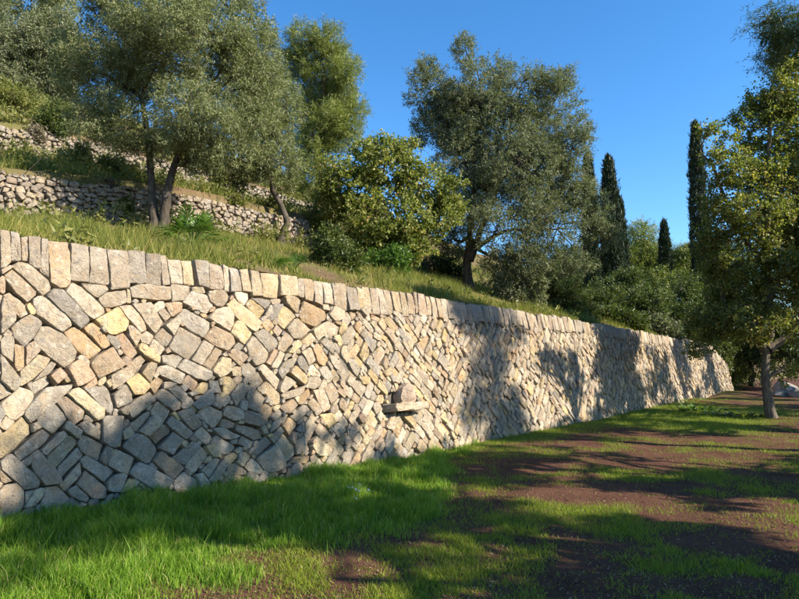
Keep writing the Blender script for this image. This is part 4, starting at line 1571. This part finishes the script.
for i, (s_, w_, hh, lab) in enumerate([
        (3.2, -11.2, 7.2, 'slender thin leaved oak standing beyond the right edge, beside the near path'),
        (10.6, -9.8, 8.6, 'oak standing beyond the right edge of the picture, nearest to the bowed oak'),
        (15.2, -9.4, 9.0, 'oak standing beyond the right edge of the picture, second along the slope'),
        (19.8, -9.9, 8.8, 'oak standing beyond the right edge of the picture, third along the slope'),
        (24.6, -9.5, 9.2, 'oak standing beyond the right edge of the picture, fourth along the slope'),
        (29.8, -9.9, 8.8, 'oak standing beyond the right edge of the picture, farthest along the slope')]):
    x, y = [float(q) for q in sw(s_, w_)]
    rr_ = np.random.default_rng(130 + i)
    b = np.array([x, y, float(low_z(x, y))])
    lob = [(x, y, hh - 1.2, 1.3, 1.3, 0.9)]
    for k in range(17):
        a_ = k * 2.4
        lob.append((x + 1.9 * math.cos(a_) * rr_.uniform(0.4, 1.2), y + 2.2 * math.sin(a_) * rr_.uniform(0.4, 1.2), rr_.uniform(2.8, hh - 0.8), rr_.uniform(0.6, 1.1), rr_.uniform(0.6, 1.1), rr_.uniform(0.35, 0.6)))
    grow_tree('oak_tree', lab, 'oak tree', b, [([b - (0, 0, 0.2), b + (0.1, 0, 1.5), b + (0, 0.1, hh * 0.5), b + (-0.2, 0, hh - 0.8)], 0.22, 0.06)],
              bunches(rr_, lob, 110, 0.30), L(1150, 16, 0.30, 0.13, 0.085, rough=False), M_OAK, M_BARK, 140 + i, 0.2, twigs=80)
print('trees', round(time.time() - T0, 1))

# ------------------------------------------------------------------ shrubs
SL = dict(small=L(260, 16, 0.22, 0.07, 0.030), mid=L(420, 16, 0.30, 0.09, 0.042), far=L(480, 16, 0.45, 0.14, 0.07))
SP = [
    ('dark_bush', 'dark green bush on the terrace between the yellowing tree and the middle olive trunk', [(450, 262, 22, 16, 0), (436, 268, 18, 12, -0.3)], 18.6, 'mid', M_BUSH),
    ('green_bush', 'fresh green bush at the foot of the yellowing tree', [(378, 262, 20, 12, 0), (396, 258, 16, 12, 0)], 15.6, 'mid', M_PALM),
    ('dark_bush', 'dark bush in the shade at the end of the low rubble wall', [(330, 243, 20, 16, 0), (345, 256, 18, 14, -0.3)], 16.0, 'mid', M_BUSH),
    ('grey_brush', 'grey green brush growing under the middle olive crown', [(512, 275, 20, 12, 0), (532, 282, 16, 10, 0)], 19.0, 'mid', M_OLIVE2),
    ('dry_shrub', 'small pale straw coloured shrub on the bank above the wall', [(548, 297, 9, 7, 0)], 18.5, 'small', M_DRY),
    ('dark_bush', 'dark bush under the right side of the middle olive crown', [(566, 284, 20, 16, 0), (548, 278, 16, 14, 0.4)], 23.0, 'mid', M_BUSH),
    ('hill_bush', 'rounded bush in front of the cypress feet', [(606, 292, 26, 18, 0), (588, 300, 16, 12, -0.4)], 27.0, 'far', M_BUSH),
    ('hill_bush', 'wide dusky bush below the light green pines', [(648, 300, 26, 18, 0), (634, 308, 18, 12, 0)], 29.0, 'far', M_BUSH),
    ('hill_bush', 'sunlit green bush below the small cypress', [(664, 278, 16, 14, 0), (655, 290, 14, 12, 0)], 42.0, 'far', M_PINE),
    ('hill_bush', 'bush hanging over the wall top left of the oak', [(690, 318, 24, 20, 0), (672, 318, 16, 12, 0)], 30.5, 'far', M_BUSH),
    ('hill_bush', 'leafy bush spilling over the far end of the wall', [(724, 338, 20, 18, 0), (706, 330, 16, 14, 0)], 37.0, 'far', M_OAK),
    ('hill_bush', 'tall dusky bush below the tallest cypress', [(702, 288, 20, 22, 0), (716, 300, 16, 18, 0)], 37.0, 'far', M_BUSH),
    ('hill_bush', 'dusky bush behind the wide bush on the slope', [(628, 282, 20, 16, 0)], 38.0, 'far', M_BUSH),
    ('grey_tree', 'grey green wild olive high on the slope at the left edge', [(28, 52, 40, 34, 0), (-10, 40, 30, 40, 0), (60, 30, 24, 30, 0)], 25.0, 'big', M_OLIVE2),
    ('grey_tree', 'hazy grey green tree in the top left corner', [(20, 0, 44, 30, 0), (60, -10, 30, 30, 0), (-20, -10, 30, 40, 0)], 31.0, 'big', M_OLIVE),
    ('yellow_shrub', 'yellowish shrub above the rubble at the left edge', [(24, 98, 24, 16, 0), (6, 92, 16, 16, 0)], 20.5, 'mid', M_BUSH_Y),
    ('green_shrub', 'green shrub beside the yellowish one on the upper slope', [(58, 112, 16, 16, 0), (48, 126, 12, 12, 0)], 20.0, 'mid', M_BUSH),
    ('yellow_shrub', 'low golden shrub on the terrace just left of the big olive stems', [(112, 166, 18, 9, 0), (128, 170, 10, 8, 0)], 16.2, 'small', M_BUSH_Y),
    ('yellow_shrub', 'straggly yellow green shrub above the low rubble wall', [(70, 158, 16, 12, 0), (84, 150, 10, 10, 0)], 16.8, 'small', M_BUSH_Y),
    ('dry_shrub', 'thin dry shrub left of the straggly one above the rubble wall', [(34, 138, 16, 12, 0)], 17.2, 'small', M_DRY),
    ('dark_bush', 'dark low bush against the rubble wall beside the big olive', [(108, 208, 12, 10, 0)], 12.0, 'small', M_BUSH),
    ('dark_bush', 'dark bush just left of the big olive foot', [(126, 210, 8, 10, 0)], 12.2, 'small', M_BUSH),
    ('yellow_shrub', 'dry yellow bush between the small olive and the yellowing tree', [(312, 222, 14, 10, 0)], 17.8, 'small', M_BUSH_Y),
    ('green_shrub', 'low green shrub on top of the rubble wall right of the fan palm', [(232, 202, 12, 5, 0)], 16.0, 'small', M_BUSH_Y),
    ('hill_bush', 'dusky low bush along the wall top below the wide bush', [(628, 322, 22, 10, 0), (608, 316, 16, 10, 0)], 25.0, 'far', M_BUSH),
    ('hill_bush', 'dusky low bush along the wall top right of the first low one', [(664, 330, 20, 10, 0), (648, 324, 14, 10, 0)], 28.0, 'far', M_OLIVE2),
    ('hill_bush', 'shaded bush just right of the pale straw coloured shrub', [(576, 304, 16, 12, 0), (588, 310, 12, 8, 0)], 21.5, 'mid', M_BUSH),
    ('hill_bush', 'tall shaded bush between the two right hand cypresses', [(686, 284, 16, 20, 0), (694, 300, 14, 16, 0)], 34.0, 'far', M_BUSH),
]
SL['big'] = L(1100, 20, 0.55, 0.18, 0.055, hollow=0.2)
for i, (nm, lab, lst, dep, kind, mat) in enumerate(SP):
    bush(nm, lab, 'tree' if kind == 'big' else 'shrub', lst, dep, SL[kind], mat, 300 + i)


def undergrowth():
    """rough scrub, dry grass heads and brambles over the upper slope: nobody could count it"""
    r = np.random.default_rng(350)
    n = 6500
    s = r.uniform(-18, 60, n)
    w = 1.2 + 34 * r.random(n)
    k = fbm(s * 0.35, w * 0.35, 351, 3)
    keep = (k > 0.46) & (((w > W3 + 0.6)) | ((s > 9) & (w > 1.2 + 0.4 * np.clip(14 - s, 0, 9))) | ((w > W2 + 0.6) & (w < W3 - 0.3) & (k > 0.60)))
    s, w, k = s[keep], w[keep], k[keep]
    x, y = sw(s, w)
    z = hill_z(s, w)
    h = (0.15 + 1.3 * np.clip(k - 0.44, 0, 1)) * r.uniform(0.6, 1.2, len(s)) * (0.6 + 0.4 * smooth(8, 14, w))
    # weeds along the foot and the top of the rubble walls
    for wv, m in ((W2 - 0.35, 90), (W2 + 0.5, 110), (W3 - 0.5, 240), (W3 + 0.5, 200)):
        s2 = r.uniform(-14, 10, m)
        x2, y2 = sw(s2, wv + r.normal(0, 0.12, m))
        w2 = np.full(m, wv)
        x, y, z = np.append(x, x2), np.append(y, y2), np.append(z, hill_z(s2, w2))
        h = np.append(h, r.uniform(0.18, 0.6, m))
    # weeds dotted over the grassy bank and hanging over the coping
    m = 260
    s2 = r.uniform(-8.5, 12, m)
    w2 = np.where(r.random(m) < 0.35, r.uniform(0.74, 0.95, m), r.uniform(0.9, 5.8, m))
    x2, y2 = sw(s2, w2)
    x, y, z = np.append(x, x2), np.append(y, y2), np.append(z, hill_z(s2, w2))
    h = np.append(h, r.uniform(0.05, 0.24, m))
    lobes = np.stack([x, y, z + h * 0.45, h * 0.8, h * 0.8, h * 0.6], 1)
    V, F, var, C = sprays(r, lobes, 13500, 14, 0.32, 0.13, 0.042, rough=False, up=0.7, shell=(0.2, 1.0))
    return V, F, var


V, F, var = undergrowth()
tag(obj_arrays('undergrowth', V, F, M_BUSH_Y, var=var), 'rough scrub and brambles covering the upper slope', 'undergrowth', kind='stuff')


# ------------------------------------------------------------------ fan palms
def fan_palm(label, px, depth, size, nfan, seed):
    r = np.random.default_rng(seed)
    base = hill_under(px, depth)
    root = empty('fan_palm', base, label, 'palm', 'dwarf fan palms on the terrace')
    for k in range(nfan):
        th = r.uniform(0, 2 * math.pi)
        el = r.uniform(0.25, 1.35)
        ln = size * r.uniform(0.55, 0.9)
        d = np.array([math.cos(th) * math.cos(el), math.sin(th) * math.cos(el), math.sin(el)])
        tip = d * ln
        p = curve([np.zeros(3), tip * 0.5 + (0, 0, 0.05), tip], 5)
        V1, F1 = tube(p, [0.010, 0.009, 0.008, 0.007, 0.006], 4)
        side = unit(np.cross(d, [0, 0, 1.0]) + 1e-4)
        nrm = np.cross(side, d)
        nb = 13
        fl = size * r.uniform(0.42, 0.6)
        V2, F2 = [], []
        for q in range(nb):
            a = (q / (nb - 1) - 0.5) * 2.9
            e = unit(d * math.cos(a) + side * math.sin(a) + nrm * 0.10 * r.normal())
            s_ = unit(np.cross(e, nrm)) * 0.016 * size / 0.6
            f = tip + nrm * 0.012
            m = tip + e * fl * 0.55 + nrm * 0.02
            t = tip + e * fl * (0.85 + 0.15 * math.cos(a)) - np.array([0, 0, 0.14 * fl])
            i = len(V2)
            V2 += [f, m + s_, t, m - s_]
            F2.append((i, i + 1, i + 2, i + 3))
        V, F = join([(V1, F1), (np.array(V2), np.array(F2))])
        var = np.clip(r.normal(0.45, 0.18) + r.normal(0, 0.08, len(V)), 0, 1)
        obj_arrays('frond', V, F, M_PALM, parent=root, var=var)


fan_palm('dwarf fan palm with spiky green fans beside the big olive', 190, 10.6, 0.62, 26, 401)
fan_palm('small bright fan palm right on the wall top under the rubble wall end', 292, 10.4, 0.36, 14, 402)

# bare leaning branch at the left edge
b0 = hill_under(-6, 11.3)
r_ = np.random.default_rng(410)
parts = []
for (x0, y0, x1, y1, q) in ((-14, 214, 48, 152, 0.012), (18, 184, 10, 150, 0.006), (30, 172, 52, 170, 0.006)):
    A, Bp = at(x0, y0, 11.3), at(x1, y1, 11.6)
    parts.append(tube(curve([A, 0.5 * (A + Bp) + r_.normal(0, 0.03, 3), Bp], 6), np.linspace(q, q * 0.4, 6), 5))
V, F = join(parts)
tag(obj_arrays('bare_branch', V, F, M_BARK, origin=b0, smooth_shade=True), 'thin bare branch leaning across the rubble wall at the left edge', 'branch')


# ------------------------------------------------------------------ grass
def blades(r, P, h, lean, width, seg=2):
    """curved tapering blades at the points P; h per-blade height"""
    n = len(P)
    th = r.uniform(0, 2 * math.pi, n)
    ph = r.uniform(0, 2 * math.pi, n)
    S = np.stack([np.cos(th), np.sin(th), np.zeros(n)], 1)
    D = np.stack([np.cos(ph), np.sin(ph), np.zeros(n)], 1) * (lean * r.uniform(0.2, 1.3, n) * h)[:, None]
    w = (width * r.uniform(0.7, 1.3, n))[:, None]
    up = np.array([0, 0, 1.0])
    a0, a1 = P - S * w, P + S * w
    m = P + D * 0.30 + up * (h * 0.62)[:, None]
    m0, m1 = m - S * w * 0.75, m + S * w * 0.75
    t = P + D + up * (h * 0.98)[:, None]
    if seg == 0:                                      # stubby turf: one sliver
        V = np.stack([a0, a1, t], 1).reshape(-1, 3)
        return V, np.arange(n * 3).reshape(n, 3)
    if seg == 1:                                      # one tapering piece
        V = np.stack([a0, a1, t + S * w * 0.15, t - S * w * 0.15], 1).reshape(-1, 3)
        return V, np.arange(n * 4).reshape(n, 4)
    V = np.stack([a0, a1, m1, m0, t], 1).reshape(-1, 3)
    k = np.arange(n)[:, None] * 5
    F = np.concatenate([k + np.array([[0, 1, 2]]), k + np.array([[0, 2, 3]]), k + np.array([[3, 2, 4]])], 0)
    return V, F


def scatter(r, n, box):
    return r.uniform(box[0], box[1], n), r.uniform(box[2], box[3], n)


r_ = np.random.default_rng(500)
# tall lush grass along the foot of the wall
s_ = r_.uniform(-7.6, 2.5, 330000)
f_ = r_.uniform(0.03, 3.6, 330000)
x, y = sw(s_, -f_)
lush, short = cover(x, y)
tuft = fbm(x * 3.2, y * 3.2, 77, 3)
vis = (y > 3.6) & (np.abs(x) < 0.72 * y + 0.6)
keep = (r_.random(len(x)) < lush * (0.35 + 0.9 * tuft) * 0.7) & vis
x, y, tuft, lush = x[keep], y[keep], tuft[keep], lush[keep]
h = (0.035 + 0.30 * np.clip(tuft - 0.27, 0, 1)) * r_.uniform(0.5, 1.25, len(x)) * (0.5 + 0.5 * lush)
h = np.where(r_.random(len(x)) < 0.03, h * 1.7, h)
V, F = blades(r_, np.stack([x, y, low_z(x, y) - 0.005], 1), h, 0.55, 0.0029)
v_ = np.clip(r_.normal(0.42, 0.2, len(x)) + 0.35 * (tuft - 0.5), 0, 0.93)
var = np.repeat(np.where(r_.random(len(x)) < 0.05, 1.0, v_), 5)
tag(obj_arrays('grass', V, F, M_GRASS, var=var), 'tall lush green grass along the foot of the wall', 'grass', kind='stuff')
print('lush blades', len(x))

# short turf in patches on the red soil
n = 620000
y = 3.7 + 24.0 * r_.random(n) ** 1.7
x = (r_.uniform(-0.5, 0.72, n)) * y
lush, short = cover(x, y)
s_, w_ = to_sw(x, y)
keep = (r_.random(n) < np.clip(short * 1.0 + 0.03, 0, 1)) & (w_ < -0.03)
x, y, short = x[keep], y[keep], short[keep]
d = np.hypot(x, y)
h = r_.uniform(0.012, 0.05, len(x)) * (0.7 + 0.7 * short) * (1 + 0.025 * d)
V, F = blades(r_, np.stack([x, y, low_z(x, y) - 0.004], 1), h, 0.9, 0.0034, 0)
var = np.repeat(np.clip(r_.normal(0.45, 0.22, len(x)), 0, 1), 3)
tag(obj_arrays('turf', V, F, M_MOSS, var=var), 'short yellow green turf in patches on the red soil', 'grass', kind='stuff')
print('turf blades', len(x))

# dry grass on the terraces behind the wall
n = 175000
s_ = r_.uniform(-9, 20, n)
w_ = 0.72 + 11.5 * r_.random(n) ** 1.5
x, y = sw(s_, w_)
nz = fbm(x * 1.3, y * 1.3, 78, 3)
nz2 = fbm(x * 0.6, y * 0.6, 79, 3)
keep = (r_.random(n) < smooth(0.30, 0.6, nz) * smooth(0.25, 0.5, nz2 + 0.12 * (1 - smooth(-2, 3, s_))) * (1 - 0.6 * smooth(6, 16, s_)) + 0.10) & ((w_ < W2 - 0.1) | (w_ > W2 + 0.12))
x, y, s_, w_, nz = x[keep], y[keep], s_[keep], w_[keep], nz[keep]
h = (0.05 + 0.40 * np.clip(nz - 0.25, 0, 1)) * r_.uniform(0.3, 1.6, len(x)) * (0.45 + 0.55 * smooth(0.7, 1.2, w_)) * (1 - 0.55 * smooth(4.6, 5.8, w_) * (w_ < W2))
V, F = blades(r_, np.stack([x, y, hill_z(s_, w_) - 0.01], 1), h, 0.6, 0.0055, 1)
var = np.repeat(np.clip(r_.normal(0.44, 0.28, len(x)) - 1.2 * (nz - 0.45), 0, 1), 4)
tag(obj_arrays('terrace_grass', V, F, M_DRYGRASS, var=var), 'yellow green grass on the sloping terrace above the wall', 'grass', kind='stuff')

# fallen leaves, crumbs of earth and pebbles on the soil
n = 20000
y = 3.7 + 17.0 * r_.random(n) ** 1.6
x = r_.uniform(-0.35, 0.72, n) * y
s_, w_ = to_sw(x, y)
lush, short = cover(x, y)
keep = (w_ < -0.05) & (r_.random(n) > lush)
x, y = x[keep], y[keep]
n = len(x)
P = np.stack([x, y, low_z(x, y) + 0.006], 1)
D = unit(np.stack([r_.normal(size=n), r_.normal(size=n), r_.normal(0, 0.25, n)], 1))
S = unit(np.cross(D, np.array([0, 0, 1.0]) + r_.normal(0, 0.3, (n, 3))))
sz = r_.uniform(0.006, 0.02, n)[:, None]
V = np.stack([P - D * sz, P + S * sz * 0.5, P + D * sz + (0, 0, 0.006), P - S * sz * 0.5], 1).reshape(-1, 3)
F = np.arange(n * 4).reshape(n, 4)
tag(obj_arrays('leaf_litter', V, F, M_LITTER, var=np.repeat(r_.random(n), 4)), 'dry fallen leaves and crumbs scattered over the red soil', 'leaf litter', kind='stuff')


# ------------------------------------------------------------------ weeds, rocks
def weed(name, label, x, y, n, ln, wd, spread, mat, seed, flowers=0, rise=0.5):
    r = np.random.default_rng(seed)
    base = np.array([x, y, float(low_z(x, y))])
    root = empty(name, base, label, 'plant')
    P = np.stack([r.normal(0, spread, n), r.normal(0, spread, n), np.zeros(n)], 1)
    th = np.arctan2(P[:, 1], P[:, 0]) + r.normal(0, 0.5, n)
    D = unit(np.stack([np.cos(th), np.sin(th), r.uniform(0.1, 1.0, n) * rise * 2], 1))
    S = unit(np.cross(D, [0, 0, 1.0]))
    l_ = ln * r.uniform(0.5, 1.2, (n, 1))
    V = np.stack([P, P + D * l_ * 0.55 + S * wd, P + D * l_ - np.array([0, 0, 0.25]) * l_, P + D * l_ * 0.55 - S * wd], 1).reshape(-1, 3)
    obj_arrays('leaves', V, np.arange(n * 4).reshape(n, 4), mat, parent=root, var=np.repeat(r.random(n), 4))
    if flowers:
        st, fl = [], []
        for k in range(flowers):
            q = np.array([r.normal(0, spread), r.normal(0, spread), r.uniform(0.18, 0.34)])
            st.append(tube(curve([q * (0.2, 0.2, 0), q * (0.7, 0.7, 0.5), q], 5), np.linspace(0.003, 0.0015, 5), 4))
            fl = []
            for m in range(7):
                c = q + r.normal(0, 0.018, 3)
                e, g = r.normal(0, 0.006, 3), r.normal(0, 0.006, 3)
                fl += [c - e, c + g, c + e, c - g]
            fl = np.array(fl)
            obj_arrays('flower_head', fl, np.arange(len(fl)).reshape(-1, 4), M_FLOWER, parent=root, var=r.random(len(fl)))
        V, F = join(st)
        obj_arrays('stem', V, F, M_MOSS, parent=root, var=np.full(len(V), 0.4))


weed('flowering_weed', 'pale flowering weed standing in the lush grass', -0.47, 6.55, 40, 0.12, 0.012, 0.05, M_MOSS, 601, 6)
weed('leafy_weed', 'clump of broad dark green leaves on the bright grass before the oak', 10.4, 21.2, 130, 0.55, 0.045, 0.35, M_PALM, 602)
weed('leafy_weed', 'low clump of leaves at the foot of the slender oak', 10.75, 19.2, 140, 0.40, 0.04, 0.40, M_BUSH, 603)


def rock(label, x, y, sz, seed):
    r = np.random.default_rng(seed)
    import bmesh
    bm = bmesh.new()
    bmesh.ops.create_icosphere(bm, subdivisions=2, radius=1.0)
    pl = unit(r.normal(size=(9, 3)))
    dd = r.uniform(0.55, 0.9, 9)
    for v in bm.verts:
        p = np.array(v.co)
        for n_, d_ in zip(pl, dd):
            e = p @ n_ - d_
            if e > 0:
                p = p - n_ * e * 0.9
        v.co = p * (sz * r.uniform(0.97, 1.03)) * (1.2, 0.9, 0.7)
    m = bpy.data.meshes.new('rock')
    bm.to_mesh(m)
    bm.free()
    a = m.attributes.new('stone', 'FLOAT_COLOR', 'POINT')
    a.data.foreach_set('color', np.tile([0.36, 0.34, 0.31, r.random()], (len(m.vertices), 1)).astype(np.float32).ravel())
    m.materials.append(M_RUBBLE)
    o = bpy.data.objects.new('rock', m)
    o.location = (x, y, float(low_z(x, y)) + 0.3 * sz)
    o.rotation_euler = (0, 0, r.uniform(0, 6))
    link(o)
    tag(o, label, 'rock', 'grey rocks beyond the oak')


for i, (px, dep, sz, lab) in enumerate([
        (781, 29.5, 0.42, 'small grey rock beside the slender oak trunk, nearest to it in the heap'),
        (790, 30.5, 0.55, 'larger grey rock in the middle of the heap beyond the oak'),
        (799, 29.0, 0.50, 'grey rock cut off by the right edge of the picture'),
        (786, 33.0, 0.75, 'biggest grey rock at the back of the heap beyond the oak')]):
    rock(lab, at(px, 390, dep)[0], dep, sz, 620 + i)
print('done', round(time.time() - T0, 1), 'tris', sum(len(o.data.loops) - 2 * len(o.data.polygons) for o in bpy.data.objects if o.type == 'MESH'))
